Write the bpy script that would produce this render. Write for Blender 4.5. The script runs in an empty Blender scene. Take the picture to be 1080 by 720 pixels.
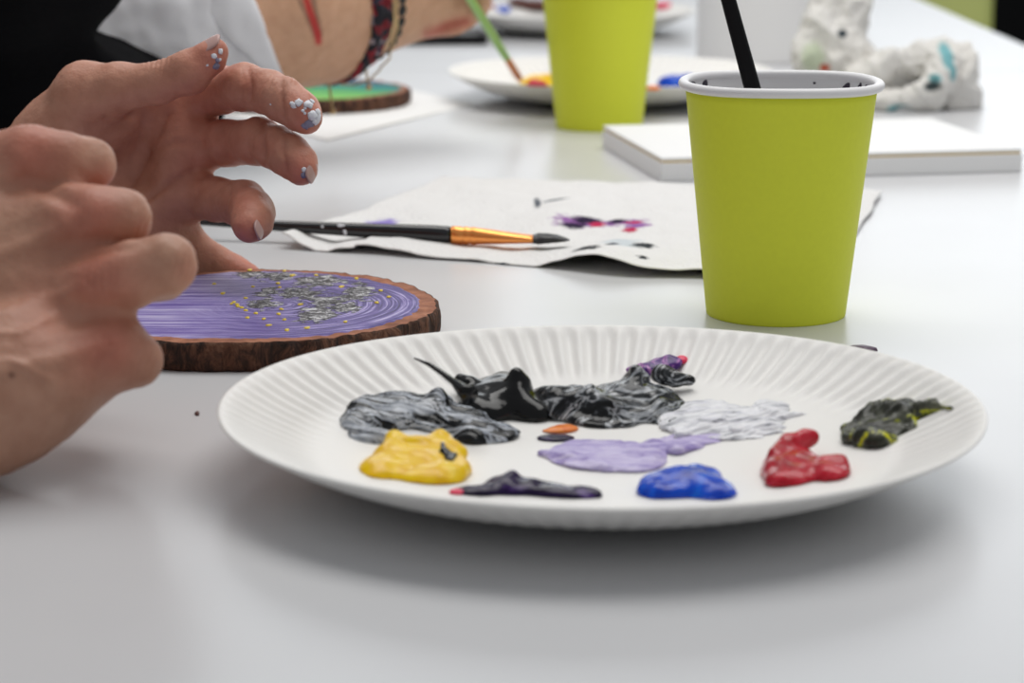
import bpy, bmesh, math, random
import numpy as np
from mathutils import Vector, Matrix, noise as mnoise

random.seed(7)
C = bpy.context.scene.collection
ZT = 0.75                     # table top height
FPX = 2500.0                  # focal length in pixels of the 1080 px frame
PITCH = math.radians(12.3)
HC = 0.193                    # camera above the table top
CT, ST = math.cos(PITCH), math.sin(PITCH)
PI = math.pi

# ------------------------------------------------------------------ helpers
def P(px, py, d):
    """photograph direction + distance along the view axis -> point (table-top frame, metres)"""
    x = (px - 540) / FPX * d
    v = -(py - 360) / FPX * d
    return np.array([x, d * CT + v * ST, HC - d * ST + v * CT])

def G(px, py, z=0.0):
    """where the ray through a pixel meets the level z above the table"""
    k = -(py - 360) / FPX * CT - ST
    return P(px, py, (z - HC) / k)

def W(p):
    return Vector((float(p[0]), float(p[1]), float(p[2]) + ZT))

def proj(v):
    """points (n,3) in table frame -> pixels"""
    x, y, z = v[:, 0], v[:, 1], v[:, 2] - HC
    d = y * CT - z * ST
    u = y * ST + z * CT
    return np.stack([540 + FPX * x / d, 360 - FPX * u / d], 1)

def lin(*c):
    return tuple(((v / 255) / 12.92 if v / 255 <= 0.04045 else ((v / 255 + 0.055) / 1.055) ** 2.4) for v in c)

def link(o, parent=None):
    C.objects.link(o)
    if parent is not None:
        o.parent = parent
    return o

def tag(o, label=None, cat=None, group=None, kind=None):
    if label: o['label'] = label
    if cat: o['category'] = cat
    if group: o['group'] = group
    if kind: o['kind'] = kind
    return o

def empty(name, p, label, cat, group=None, rz=0.0):
    o = bpy.data.objects.new(name, None)
    o.empty_display_size = 0.02
    link(o)
    o.location = W(p)
    o.rotation_euler = (0, 0, rz)
    return tag(o, label, cat, group)

def mesh_obj(name, verts, faces, m, parent=None, smooth=True, origin=None):
    """verts in table frame (absolute). origin = local origin (table frame) for a top-level mesh."""
    v = np.asarray(verts, dtype=float).copy()
    if parent is not None:
        org = np.array(parent_origin(parent))
    else:
        org = np.array(origin) if origin is not None else np.array([v[:, 0].mean(), v[:, 1].mean(), v[:, 2].min()])
    v -= org
    me = bpy.data.meshes.new(name)
    me.from_pydata(v.tolist(), [], faces if isinstance(faces, list) else faces.tolist())
    me.materials.append(m)
    if smooth:
        me.polygons.foreach_set('use_smooth', [True] * len(me.polygons))
    me.update()
    o = bpy.data.objects.new(name, me)
    link(o, parent)
    if parent is None:
        o.location = W(org)
        o['_org'] = [float(t) for t in org]
    else:
        o['_org'] = [float(t) for t in org]
    return o

def parent_origin(p):
    if '_org' in p:
        return list(p['_org'])
    return [p.location.x, p.location.y, p.location.z - ZT]

def local_obj(name, bm, m, parent, smooth=True, loc=None):
    """bmesh in the parent's local frame"""
    me = bpy.data.meshes.new(name)
    bmesh.ops.recalc_face_normals(bm, faces=bm.faces)
    bm.to_mesh(me); bm.free()
    me.materials.append(m)
    if smooth:
        me.polygons.foreach_set('use_smooth', [True] * len(me.polygons))
    o = bpy.data.objects.new(name, me)
    link(o, parent)
    if loc is not None:
        o.location = loc
    return o

# ------------------------------------------------------------------ implicit surfaces
def smin(a, b, k):
    if k <= 0: return np.minimum(a, b)
    h = np.maximum(k - np.abs(a - b), 0) / k
    return np.minimum(a, b) - h * h * k * 0.25

class Field:
    def __init__(s, lo, hi, h):
        s.h = h; s.lo = np.array(lo, float)
        s.n = np.ceil((np.array(hi) - s.lo) / h).astype(int) + 1
        s.F = np.full(s.n, 0.2, np.float32)
    def like(s):
        f = Field.__new__(Field); f.h = s.h; f.lo = s.lo; f.n = s.n
        f.F = np.full(s.n, 0.2, np.float32); return f
    def block(s, lo, hi):
        a = np.clip(np.floor((lo - s.lo) / s.h).astype(int), 0, s.n)
        b = np.clip(np.ceil((hi - s.lo) / s.h).astype(int) + 1, 0, s.n)
        if (b <= a).any(): return None, None
        sl = tuple(slice(i, j) for i, j in zip(a, b))
        ax = [s.lo[i] + s.h * np.arange(a[i], b[i]) for i in range(3)]
        X = np.meshgrid(*ax, indexing='ij')
        return sl, [x.astype(np.float32) for x in X]
    def cone(s, a, b, ra, rb, k=0.003):
        a = np.array(a, float); b = np.array(b, float)
        m = max(ra, rb) + k + 3 * s.h
        sl, X = s.block(np.minimum(a, b) - m, np.maximum(a, b) + m)
        if sl is None: return s
        ba = b - a; L = max(float(ba @ ba), 1e-12)
        t = sum((X[i] - a[i]) * ba[i] for i in range(3)) / L
        t = np.clip(t, 0, 1)
        d = np.sqrt(sum((X[i] - a[i] - t * ba[i]) ** 2 for i in range(3))) - (ra + (rb - ra) * t)
        s.F[sl] = smin(s.F[sl], d, k)
        return s
    def ell(s, c, r, R=None, k=0.003):
        c = np.array(c, float); r = np.array(r, float)
        m = r.max() + k + 3 * s.h
        sl, X = s.block(c - m, c + m)
        if sl is None: return s
        D = [X[i] - c[i] for i in range(3)]
        if R is not None:
            D = [sum(R[i][j] * D[j] for j in range(3)) for i in range(3)]
        q = np.sqrt(sum((D[i] / r[i]) ** 2 for i in range(3)))
        q2 = np.sqrt(sum((D[i] / r[i] ** 2) ** 2 for i in range(3))) + 1e-9
        d = q * (q - 1.0) / q2
        s.F[sl] = smin(s.F[sl], d.astype(np.float32), k)
        return s
    def chain(s, pts, k=0.003):
        for (a, ra), (b, rb) in zip(pts[:-1], pts[1:]):
            s.cone(a, b, ra, rb, k)
        return s
    def mesh(s):
        F = s.F; n = s.n
        ins = F < 0
        cs = [(0,0,0),(1,0,0),(0,1,0),(1,1,0),(0,0,1),(1,0,1),(0,1,1),(1,1,1)]
        cnt = np.zeros(n - 1, np.int8)
        for c in cs:
            cnt += ins[c[0]:n[0]-1+c[0], c[1]:n[1]-1+c[1], c[2]:n[2]-1+c[2]]
        act = np.argwhere((cnt > 0) & (cnt < 8))
        idx = np.full(n - 1, -1, np.int64)
        idx[act[:,0], act[:,1], act[:,2]] = np.arange(len(act))
        vals = [F[act[:,0]+c[0], act[:,1]+c[1], act[:,2]+c[2]] for c in cs]
        S = np.zeros((len(act), 3)); N = np.zeros(len(act))
        E = [(0,1),(2,3),(4,5),(6,7),(0,2),(1,3),(4,6),(5,7),(0,4),(1,5),(2,6),(3,7)]
        for i, j in E:
            a, b = vals[i], vals[j]
            w = (a < 0) != (b < 0)
            t = np.where(w, a / np.where(w, a - b, 1), 0)
            p = np.array(cs[i]) + t[:, None] * (np.array(cs[j]) - np.array(cs[i]))
            S += np.where(w[:, None], p, 0); N += w
        V = s.lo + s.h * (act + S / N[:, None])
        quads = []
        for ax in range(3):
            o = [0,0,0]; o[ax] = 1
            A = ins[:n[0]-o[0], :n[1]-o[1], :n[2]-o[2]]
            B = ins[o[0]:, o[1]:, o[2]:]
            u, v = (ax + 1) % 3, (ax + 2) % 3
            for flip in (False, True):
                e = np.argwhere((A & ~B) if not flip else (~A & B))
                e = e[(e[:, u] > 0) & (e[:, v] > 0) & (e[:, u] < n[u]-1) & (e[:, v] < n[v]-1)]
                def cell(du, dv):
                    q = e.copy(); q[:, u] -= du; q[:, v] -= dv
                    return idx[q[:,0], q[:,1], q[:,2]]
                q = np.stack([cell(1,1), cell(0,1), cell(0,0), cell(1,0)], 1)
                if flip: q = q[:, ::-1]
                quads.append(q)
        return V, np.concatenate(quads)

def relax(V, Q, it=2, f=0.5):
    for _ in range(it):
        S = np.zeros_like(V); N = np.zeros(len(V))
        for i in range(4):
            a, b = Q[:, i], Q[:, (i + 1) % 4]
            np.add.at(S, a, V[b]); np.add.at(N, a, 1)
            np.add.at(S, b, V[a]); np.add.at(N, b, 1)
        V = V + f * (S / np.maximum(N, 1)[:, None] - V)
    return V

def vnormals(V, Q):
    n = np.cross(V[Q[:, 2]] - V[Q[:, 0]], V[Q[:, 3]] - V[Q[:, 1]])
    S = np.zeros_like(V)
    for i in range(4): np.add.at(S, Q[:, i], n)
    return S / np.maximum(np.linalg.norm(S, axis=1), 1e-12)[:, None]

def seg_dist(p, a, b):
    a = np.array(a, float); b = np.array(b, float); ba = b - a
    t = np.clip(((p - a) @ ba) / max(ba @ ba, 1e-9), 0, 1)
    return np.linalg.norm(p - a - t[:, None] * ba, axis=1)

def poly_dist(p, pts):
    return np.min([seg_dist(p, a, b) for a, b in zip(pts[:-1], pts[1:])], axis=0)

def nz(V, scale, seed=0, oct=3):
    off = Vector((seed * 17.3, seed * 5.1, seed * 9.7))
    return np.array([mnoise.fractal(Vector(v * scale) + off, 1.0, 2.0, oct) for v in V])

def set_col(o, col, name='Col'):
    a = o.data.color_attributes.new(name, 'FLOAT_COLOR', 'POINT')
    c = np.ones((len(col), 4), np.float32); c[:, :3] = col
    a.data.foreach_set('color', c.ravel())

# ------------------------------------------------------------------ node helpers
def new_mat(name):
    m = bpy.data.materials.new(name); m.use_nodes = True
    nt = m.node_tree
    b = nt.nodes['Principled BSDF']
    return m, nt, b

class N:
    """small wrapper for building node graphs"""
    def __init__(s, nt): s.nt = nt
    def n(s, t, **kw):
        x = s.nt.nodes.new(t)
        for k, v in kw.items(): setattr(x, k, v)
        return x
    def l(s, a, b): s.nt.links.new(a, b)
    def val(s, sock, v):
        if hasattr(v, 'is_linked') or isinstance(v, bpy.types.NodeSocket): s.l(v, sock)
        else: sock.default_value = v
    def coord(s, kind='Object'): return s.n('ShaderNodeTexCoord').outputs[kind]
    def mapv(s, v, scale=(1,1,1), loc=(0,0,0), rot=(0,0,0)):
        x = s.n('ShaderNodeMapping'); s.l(v, x.inputs[0])
        x.inputs['Scale'].default_value = scale; x.inputs['Location'].default_value = loc; x.inputs['Rotation'].default_value = rot
        return x.outputs[0]
    def noise(s, v, scale, detail=4, rough=.5, dist=0.0):
        x = s.n('ShaderNodeTexNoise'); s.l(v, x.inputs['Vector'])
        x.inputs['Scale'].default_value = scale; x.inputs['Detail'].default_value = detail
        x.inputs['Roughness'].default_value = rough; x.inputs['Distortion'].default_value = dist
        return x.outputs['Fac']
    def voro(s, v, scale, feature='F1', out='Distance'):
        x = s.n('ShaderNodeTexVoronoi', feature=feature); s.l(v, x.inputs['Vector'])
        x.inputs['Scale'].default_value = scale
        return x.outputs[out]
    def wave(s, v, scale, kind='BANDS', dist=0, detail=2, dscale=1, rings='Z', bands='X'):
        x = s.n('ShaderNodeTexWave', wave_type=kind); s.l(v, x.inputs['Vector'])
        if kind == 'RINGS': x.rings_direction = rings
        else: x.bands_direction = bands
        x.inputs['Scale'].default_value = scale; x.inputs['Distortion'].default_value = dist
        x.inputs['Detail'].default_value = detail; x.inputs['Detail Scale'].default_value = dscale
        return x.outputs['Fac']
    def math(s, op, a, b=0.0, c=None):
        x = s.n('ShaderNodeMath', operation=op)
        s.val(x.inputs[0], a); s.val(x.inputs[1], b)
        if c is not None: s.val(x.inputs[2], c)
        return x.outputs[0]
    def ramp(s, f, stops, interp='LINEAR'):
        x = s.n('ShaderNodeValToRGB'); x.color_ramp.interpolation = interp
        e = x.color_ramp.elements
        while len(e) < len(stops): e.new(0.5)
        for q, (p, c) in zip(e, stops):
            q.position = p
            q.color = (c, c, c, 1) if isinstance(c, (int, float)) else (*c, 1)
        s.l(f, x.inputs[0])
        return x.outputs[0]
    def mix(s, f, a, b):
        x = s.n('ShaderNodeMix', data_type='RGBA')
        s.val(x.inputs[0], f)
        for i, q in ((6, a), (7, b)):
            if isinstance(q, tuple): x.inputs[i].default_value = (*q, 1) if len(q) == 3 else q
            else: s.l(q, x.inputs[i])
        return x.outputs[2]
    def step(s, v, lo, hi, a=0.0, b=1.0):
        x = s.n('ShaderNodeMapRange', interpolation_type='SMOOTHSTEP')
        s.val(x.inputs[0], v)
        for i, q in zip((1, 2, 3, 4), (lo, hi, a, b)): x.inputs[i].default_value = q
        return x.outputs[0]
    def bump(s, h, strength=.3, dist=.001, prev=None):
        x = s.n('ShaderNodeBump'); s.l(h, x.inputs['Height'])
        x.inputs['Strength'].default_value = strength; x.inputs['Distance'].default_value = dist
        if prev is not None: s.l(prev, x.inputs['Normal'])
        return x.outputs[0]
    def blobs(s, v, items, nscale, namp, soft=.25):
        """union mask of soft noisy ellipses (x, y, rx, ry, angle)"""
        nse = s.noise(v, nscale, 4, .6)
        acc = None
        for (x, y, rx, ry, a) in items:
            mp = s.n('ShaderNodeMapping', vector_type='TEXTURE'); s.l(v, mp.inputs[0])
            mp.inputs['Location'].default_value = (x, y, 0); mp.inputs['Rotation'].default_value = (0, 0, a)
            mp.inputs['Scale'].default_value = (rx, ry, 1)
            sx = s.n('ShaderNodeSeparateXYZ'); s.l(mp.outputs[0], sx.inputs[0])
            q = s.math('SQRT', s.math('ADD', s.math('MULTIPLY', sx.outputs[0], sx.outputs[0]), s.math('MULTIPLY', sx.outputs[1], sx.outputs[1])))
            acc = q if acc is None else s.math('MINIMUM', acc, q)
        acc = s.math('ADD', acc, s.math('MULTIPLY', s.math('SUBTRACT', nse, .5), namp))
        return s.step(acc, 1 - soft, 1 + soft, 1, 0)

def plain(name, col, rough=.5, metal=0.0, spec=.5, bump=None, var=0.0, vscale=60):
    m, nt, b = new_mat(name); k = N(nt)
    b.inputs['Roughness'].default_value = rough; b.inputs['Metallic'].default_value = metal
    b.inputs['Specular IOR Level'].default_value = spec
    co = k.coord()
    if var:
        f = k.noise(co, vscale, 4)
        k.l(k.mix(f, tuple(c * (1 - var) for c in col), tuple(min(c * (1 + var), 1) for c in col)), b.inputs['Base Color'])
    else:
        b.inputs['Base Color'].default_value = (*col, 1)
    if bump:
        k.l(k.bump(k.noise(co, bump[0], 4), bump[1], bump[2]), b.inputs['Normal'])
    return m

def skin_mat(name='skin', rough=.48):
    m, nt, b = new_mat(name); k = N(nt)
    at = k.n('ShaderNodeVertexColor', layer_name='Col').outputs[0]
    co = k.coord()
    mott = k.noise(co, 140, 4, .6)
    dark = k.n('ShaderNodeMix', data_type='RGBA', blend_type='MULTIPLY')
    dark.inputs[0].default_value = 1
    k.l(at, dark.inputs[6]); k.l(k.ramp(mott, [(.3, (.86, .80, .78)), (.7, (1.0, 1.0, 1.0))]), dark.inputs[7])
    k.l(dark.outputs[2], b.inputs['Base Color'])
    b.inputs['Roughness'].default_value = rough
    b.inputs['Subsurface Weight'].default_value = .12
    b.inputs['Subsurface Radius'].default_value = (1.0, .35, .2)
    b.inputs['Subsurface Scale'].default_value = .004; b.inputs['Specular IOR Level'].default_value = .32
    v1 = k.voro(co, 900); v2 = k.noise(co, 420, 3, .6)
    n1 = k.bump(v1, .22, .0004)
    n2 = k.bump(v2, .25, .0008, n1)
    k.l(n2, b.inputs['Normal'])
    return m

M = {}
M['skin'] = skin_mat('skin')
M['table'] = None
def table_mat():
    m, nt, b = new_mat('white_laminate'); k = N(nt); co = k.coord()
    f = k.noise(co, 6, 4, .6)
    k.l(k.mix(f, (.625, .63, .645), (.66, .66, .67)), b.inputs['Base Color'])
    r = k.noise(co, 25, 5, .6)
    k.l(k.ramp(r, [(.35, .29), (.7, .31)]), b.inputs['Roughness'])
    b.inputs['Specular IOR Level'].default_value = .45
    k.l(k.bump(k.noise(co, 900, 2), .03, .0003), b.inputs['Normal'])
    return m
M['table'] = table_mat()
M['table_leg'] = plain('table_leg_metal', (.55, .55, .56), .35, .8)
M['floor'] = plain('dark_carpet', (.008, .008, .009), .95, 0, .1, (300, .4, .002), .3)
M['wall_dark'] = plain('dark_wall', (.012, .012, .013), .9, 0, .1, (60, .2, .002), .2)
M['black_cloth'] = plain('black_cloth', (.006, .006, .007), .95, 0, .08, (700, .4, .0006), .2, 300)
M['white_cloth'] = plain('white_cotton', (.80, .80, .83), .9, 0, .2, (900, .3, .0004))
M['plate'] = plain('white_paper_plate', (.90, .885, .855), .5, 0, .35, (500, .12, .0004), .015, 90)
M['cup_green'] = plain('lime_paper', (.78, .84, .048), .5, 0, .35, (700, .08, .0003), .035, 400)
M['cup_white'] = plain('white_paper_inner', (.82, .81, .82), .42, 0, .4, (500, .06, .0003))
M['lid'] = plain('white_rim', (.84, .83, .84), .38, 0, .45)
M['black_gloss'] = plain('black_lacquer', (.006, .006, .008), .18, 0, .6)
M['black_stick'] = plain('black_stick', (.005, .0045, .0055), .5, 0, .15, (400, .1, .0004))
M['copper'] = plain('copper_ferrule', (.95, .36, .10), .28, .9, .5, (250, .08, .0005), .08, 200)
M['bristle'] = plain('painted_bristles', (.015, .014, .017), .35, 0, .6, (1200, .5, .0006), .6, 500)
M['white_paint'] = plain('dried_white_paint', (.75, .76, .82), .5, 0, .4, (900, .4, .0006), .2, 500)
M['grey_paint'] = plain('dried_grey_violet_paint', (.24, .23, .33), .5, 0, .4, (900, .4, .0006), .3, 500)
M['nail'] = plain('fingernail', (.50, .31, .28), .35, 0, .5, (500, .05, .0003), .06, 200)
M['paper'] = plain('white_paper', (.89, .88, .87), .8, 0, .2, (300, .1, .0004))
M['board'] = plain('white_page_block', (.90, .90, .90), .7, 0, .25)
M['tan'] = plain('tan_card_edge', (.72, .55, .28), .7)
M['lime_plastic'] = plain('lime_plastic', (.78, .84, .30), .5)
M['dark_metal'] = plain('dark_metal', (.02, .02, .022), .4, .6)
M['yellow_fleck'] = plain('yellow_fleck', (.75, .55, .03), .45)
M['gold'] = plain('gold_chain', (.65, .48, .25), .35, .9)

# ------------------------------------------------------------------ setting: floor, tables
def box_mesh(bm, lo, hi, bev=0.0, seg=2):
    g = bmesh.ops.create_cube(bm, size=1)
    vs = g['verts']
    for v in vs:
        v.co = Vector([lo[i] + (v.co[i] + .5) * (hi[i] - lo[i]) for i in range(3)])
    if bev:
        es = list({e for v in vs for e in v.link_edges})
        bmesh.ops.bevel(bm, geom=es, offset=bev, segments=seg, affect='EDGES', profile=.5)

bm = bmesh.new(); box_mesh(bm, (-4, -2, -.05), (4, 5.6, 0))
fl = local_obj('floor', bm, M['floor'], None, smooth=False); tag(fl, 'dark floor under the tables', None, None, 'structure')

bm = bmesh.new(); box_mesh(bm, (-4, 5.45, 0), (4, 5.6, 3.0))
wl = local_obj('wall_back', bm, M['wall_dark'], None, smooth=False); tag(wl, 'dark wall beyond the tables', None, None, 'structure')

def make_table(y0, y1, label):
    t = empty('table', (0.0, (y0 + y1) / 2, -ZT), label, 'table', None)
    hw, hl = 0.51, (y1 - y0) / 2
    bm = bmesh.new(); box_mesh(bm, (-hw, -hl, ZT - .028), (hw, hl, ZT), .0012, 2)
    local_obj('tabletop', bm, M['table'], t, smooth=False)
    for sx in (-1, 1):
        for sy in (-1, 1):
            bm = bmesh.new()
            box_mesh(bm, (sx * (hw - .06) - .02, sy * (hl - .06) - .02, 0), (sx * (hw - .06) + .02, sy * (hl - .06) + .02, ZT - .028), .003)
            local_obj('leg', bm, M['table_leg'], t, smooth=False)
    t.location.x = -.05
    return t
YS = float(G(540, 74)[1])
make_table(0.15, YS - .0008, 'white laminate work table in front, holding the paint plate and lime cup')
make_table(YS + .0008, YS + 1.05, 'white laminate table farther back, joined at the seam behind the crumpled towel')

# chair beyond the far end
ch = empty('chair', (.63, 3.22, -ZT), 'lime green chair in the dark beyond the far table corner', 'chair')
bm = bmesh.new(); box_mesh(bm, (-.2, -.2, .42), (.2, .2, .45), .012, 3); local_obj('seat', bm, M['lime_plastic'], ch)
bm = bmesh.new(); box_mesh(bm, (-.2, .17, .5), (.055, .2, .745), .02, 4); local_obj('backrest', bm, M['lime_plastic'], ch)
for sx in (-1, 1):
    for sy in (-1, 1):
        bm = bmesh.new(); box_mesh(bm, (sx * .17 - .012, sy * .17 - .012, 0), (sx * .17 + .012, sy * .17 + .012, .42 if sy < 0 else .5), .003)
        local_obj('leg', bm, M['dark_metal'], ch, smooth=False)

# ------------------------------------------------------------------ lathe
def lathe(profile, n, close=False):
    """profile [(r,z)] -> verts, faces around z"""
    vs, fs = [], []
    for r, z in profile:
        for i in range(n):
            a = 2 * PI * i / n
            vs.append((r * math.cos(a), r * math.sin(a), z))
    m = len(profile)
    for j in range(m - 1):
        for i in range(n):
            k = (i + 1) % n
            fs.append((j * n + i, j * n + k, (j + 1) * n + k, (j + 1) * n + i))
    if close:
        for i in range(n):
            k = (i + 1) % n
            fs.append(((m - 1) * n + i, (m - 1) * n + k, k, i))
    return np.array(vs), fs

# ------------------------------------------------------------------ paper plates
PR = [0, .02, .04, .06, .07, .078, .085, .092, .1, .106, .111, .1145, .1165]
PZ = [.0012, .0014, .0021, .0036, .0050, .0062, .0076, .0095, .0128, .0156, .0183, .0205, .0216]
def plate_z(r):
    return np.interp(np.asarray(r) / .982, PR, PZ) - .0002
def plate_prof(r):
    return np.interp(r, PR, PZ)
def plate_mesh(nr=840):
    top = [(r, float(plate_prof(r))) for r in np.concatenate([np.linspace(.0005, .08, 18), np.linspace(.083, .1165, 22)])]
    lip = [(.1172, .0219), (.1178, .0216), (.1177, .0210), (.117, .0205)]
    bot = [(r, float(plate_prof(r)) - .0008) for r in np.concatenate([np.linspace(.1160, .083, 16), np.linspace(.08, .0005, 12)])]
    prof = top + lip + bot
    v, f = lathe(prof, nr)
    r = np.linalg.norm(v[:, :2], axis=1); a = np.arctan2(v[:, 1], v[:, 0])
    amp = .0010 * np.clip((r - .087) / .010, 0, 1) * np.clip((.1168 - r) / .004, 0, 1)
    amp[len(top + lip) * nr:] *= .3
    v[:, 2] += amp * np.cos(a * 98)
    v[:, 2] += .0004 * np.sin(2 * a + 1) * (r / .116) ** 2 + .0003 * np.sin(3 * a) * (r / .116) ** 2
    v[:, 2] -= v[:, 2].min()
    f.append(tuple(range(nr - 1, -1, -1)))
    f.append(tuple(range((len(prof) - 1) * nr, len(prof) * nr)))
    return v, f
PV, PF = plate_mesh()
def make_plate(c, label, group='paper plates of paint'):
    c = np.array([c[0], c[1], 0.0])
    o = mesh_obj('paper_plate', PV * np.array([.982, .982, 1]) + c + np.array([0, 0, .0002]), PF, M['plate'], None, origin=c)
    return tag(o, label, 'plate', group)
PC1 = P(633, 0, .735); PC1[1] = float(P(633, 440, .722)[1]); PC1[0] = (633 - 540) / FPX * .722; PC1[2] = 0
make_plate(PC1, 'white fluted paper plate with many paint blobs, nearest the camera')
PC2 = np.array([(643 - 540) / FPX * 1.70, 1.70 * CT + .035, 0])
PC3 = np.array([(606 - 540) / FPX * 2.25, 2.27, 0])
make_plate(PC2, 'white paper plate behind the farther lime cup, with yellow and blue paint')
make_plate(PC3, 'white paper plate farthest back at the top edge, with brown and red paint')

# ------------------------------------------------------------------ paper cups
def make_cup(c, label, group):
    t = empty('paper_cup', c, label, 'cup', group)
    n = 96
    H, rb, rt = .0925, .0280, .0380
    def rad(z): return rb + (rt - rb) * z / H
    prof = [(rb - .0012, .0), (rb - .0002, .0), (rb, .0004)] + [(rad(z), z) for z in np.linspace(.002, H - .001, 24)] + \
           [(rt - .0006, H - .001)] + [(rad(z) - .0006, z) for z in np.linspace(H - .002, .002, 8)] + [(rb - .0012, .0)]
    v, f = lathe(prof, n)
    o = mesh_obj('cup_wall', v + np.array(c), f, M['cup_green'], t)
    prof = [(rad(z) - .0007, z) for z in np.linspace(H, .006, 20)] + [(rad(.006) - .0012, .0055), (.012, .0052), (.0002, .0052)]
    v, f = lathe(prof, n); f = [tuple(reversed(q)) for q in f]
    mesh_obj('cup_lining', v + np.array(c), f, M['cup_white'], t)
    ring = []
    for i in range(14):
        a = 2 * PI * i / 14
        ring.append((rt + .0006 + .0021 * math.cos(a), H + .0002 + .0019 * math.sin(a)))
    v, f = lathe(ring, n, close=True)
    v[:, 2] += .0003 * np.sin(np.arctan2(v[:, 1], v[:, 0]) * 3)
    mesh_obj('rim', v + np.array(c), f, M['lid'], t)
    return t, rad, H
CUP1 = G(818, 330); CUP2 = P(632, 125, 1.56); CUP2 = np.array([(632 - 540) / FPX * 1.545, G(632, 129)[1] - .025, 0])
t1, crad, CH = make_cup(CUP1, 'lime green paper cup with white rim and a black stick in it, beside the plate', 'lime paper cups')
make_cup(CUP2, 'blurred lime green paper cup standing in front of the farther paint plate', 'lime paper cups')
# paint splashes inside the front cup rim
def disc_patch(center, nrm, rx, ry, th=.0004, seed=0, up=(0, 0, 1), n=18):
    nrm = np.array(nrm, float); nrm /= np.linalg.norm(nrm)
    u = np.cross(up, nrm); u /= np.linalg.norm(u); w = np.cross(nrm, u)
    vs = [np.array(center) + nrm * th]; rs = random.Random(seed)
    ph = [rs.uniform(0, 6.3) for _ in range(3)]
    for ring, (s, h) in enumerate(((.6, .9), (.9, .5), (1.0, -.6))):
        for i in range(n):
            a = 2 * PI * i / n
            k = 1 + .16 * math.sin(2 * a + ph[0]) + .12 * math.sin(3 * a + ph[1]) + .08 * math.sin(5 * a + ph[2])
            vs.append(np.array(center) + u * math.cos(a) * rx * s * k + w * math.sin(a) * ry * s * k + nrm * th * h)
    fs = [(0, 1 + i, 1 + (i + 1) % n) for i in range(n)]
    for r in range(2):
        for i in range(n):
            fs.append((1 + r * n + i, 1 + (r + 1) * n + i, 1 + (r + 1) * n + (i + 1) % n, 1 + r * n + (i + 1) % n))
    return np.array(vs), fs
def merge(parts):
    V, F, o = [], [], 0
    for v, f in parts:
        V.append(np.asarray(v)); F += [tuple(int(i) + o for i in q) for q in f]; o += len(v)
    return np.concatenate(V), F
M['splash'] = plain('dark_violet_splash', (.045, .035, .055), .5, 0, .4, None, .5, 600)
def cup_splash(ang, dz, rx, ry, seed):
    a = math.radians(ang); z = CH - dz; r = crad(z) - .0009
    p = CUP1 + np.array([r * math.cos(a), r * math.sin(a), z])
    return disc_patch(p, (-math.cos(a), -math.sin(a), .1), rx, ry, .0003, seed)
for q in ((38, .0046, .0018, .0032, 1), (25, .0036, .0013, .0026, 2), (17, .0022, .0008, .0010, 3), (62, .003, .0005, .0006, 4), (88, .007, .0005, .0006, 7), (157, .0044, .0058, .0042, 5), (140, .0040, .0022, .0030, 6)):
    mesh_obj('paint_splash', *cup_splash(*q), M['splash'], t1)

# black stick standing in the cup
def tube(path, radii, n=16, sq=(1, 1), up=(0, 0, 1)):
    """closed tube through path; sq flattens the section"""
    path = [np.array(p, float) for p in path]; vs, fs = [], []
    for i, p in enumerate(path):
        t = path[min(i + 1, len(path) - 1)] - path[max(i - 1, 0)]; t /= np.linalg.norm(t)
        u = np.cross(up, t); u /= np.linalg.norm(u); w = np.cross(t, u)
        for j in range(n):
            a = 2 * PI * j / n
            vs.append(p + radii[i] * (u * math.cos(a) * sq[0] + w * math.sin(a) * sq[1]))
    for i in range(len(path) - 1):
        for j in range(n):
            k = (j + 1) % n
            fs.append((i * n + j, i * n + k, (i + 1) * n + k, (i + 1) * n + j))
    fs.append(tuple(range(n - 1, -1, -1))); fs.append(tuple(range((len(path) - 1) * n, len(path) * n)))
    return np.array(vs), fs
sa = CUP1 + np.array([.0135, .004, .0072]); sm = P(788, 90, G(818, 330)[1] / CT * .985)
sm = CUP1 + np.array([-.0118, .004, .0935])
dirv = sm - sa; L = np.linalg.norm(dirv); dirv /= L
path = [sa + dirv * s for s in (0, .002, .04, .09, .13, .162, .167, .1685)]
v, f = tube(path, [.0022, .0031, .0034, .0033, .0029, .0024, .0019, .0008], 16, (1, .8), (0, 1, 0))
st = empty('stir_stick', sa, 'slim black stick leaning to the left in the lime cup', 'stick')
mesh_obj('shaft', v, f, M['black_stick'], st)

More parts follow.
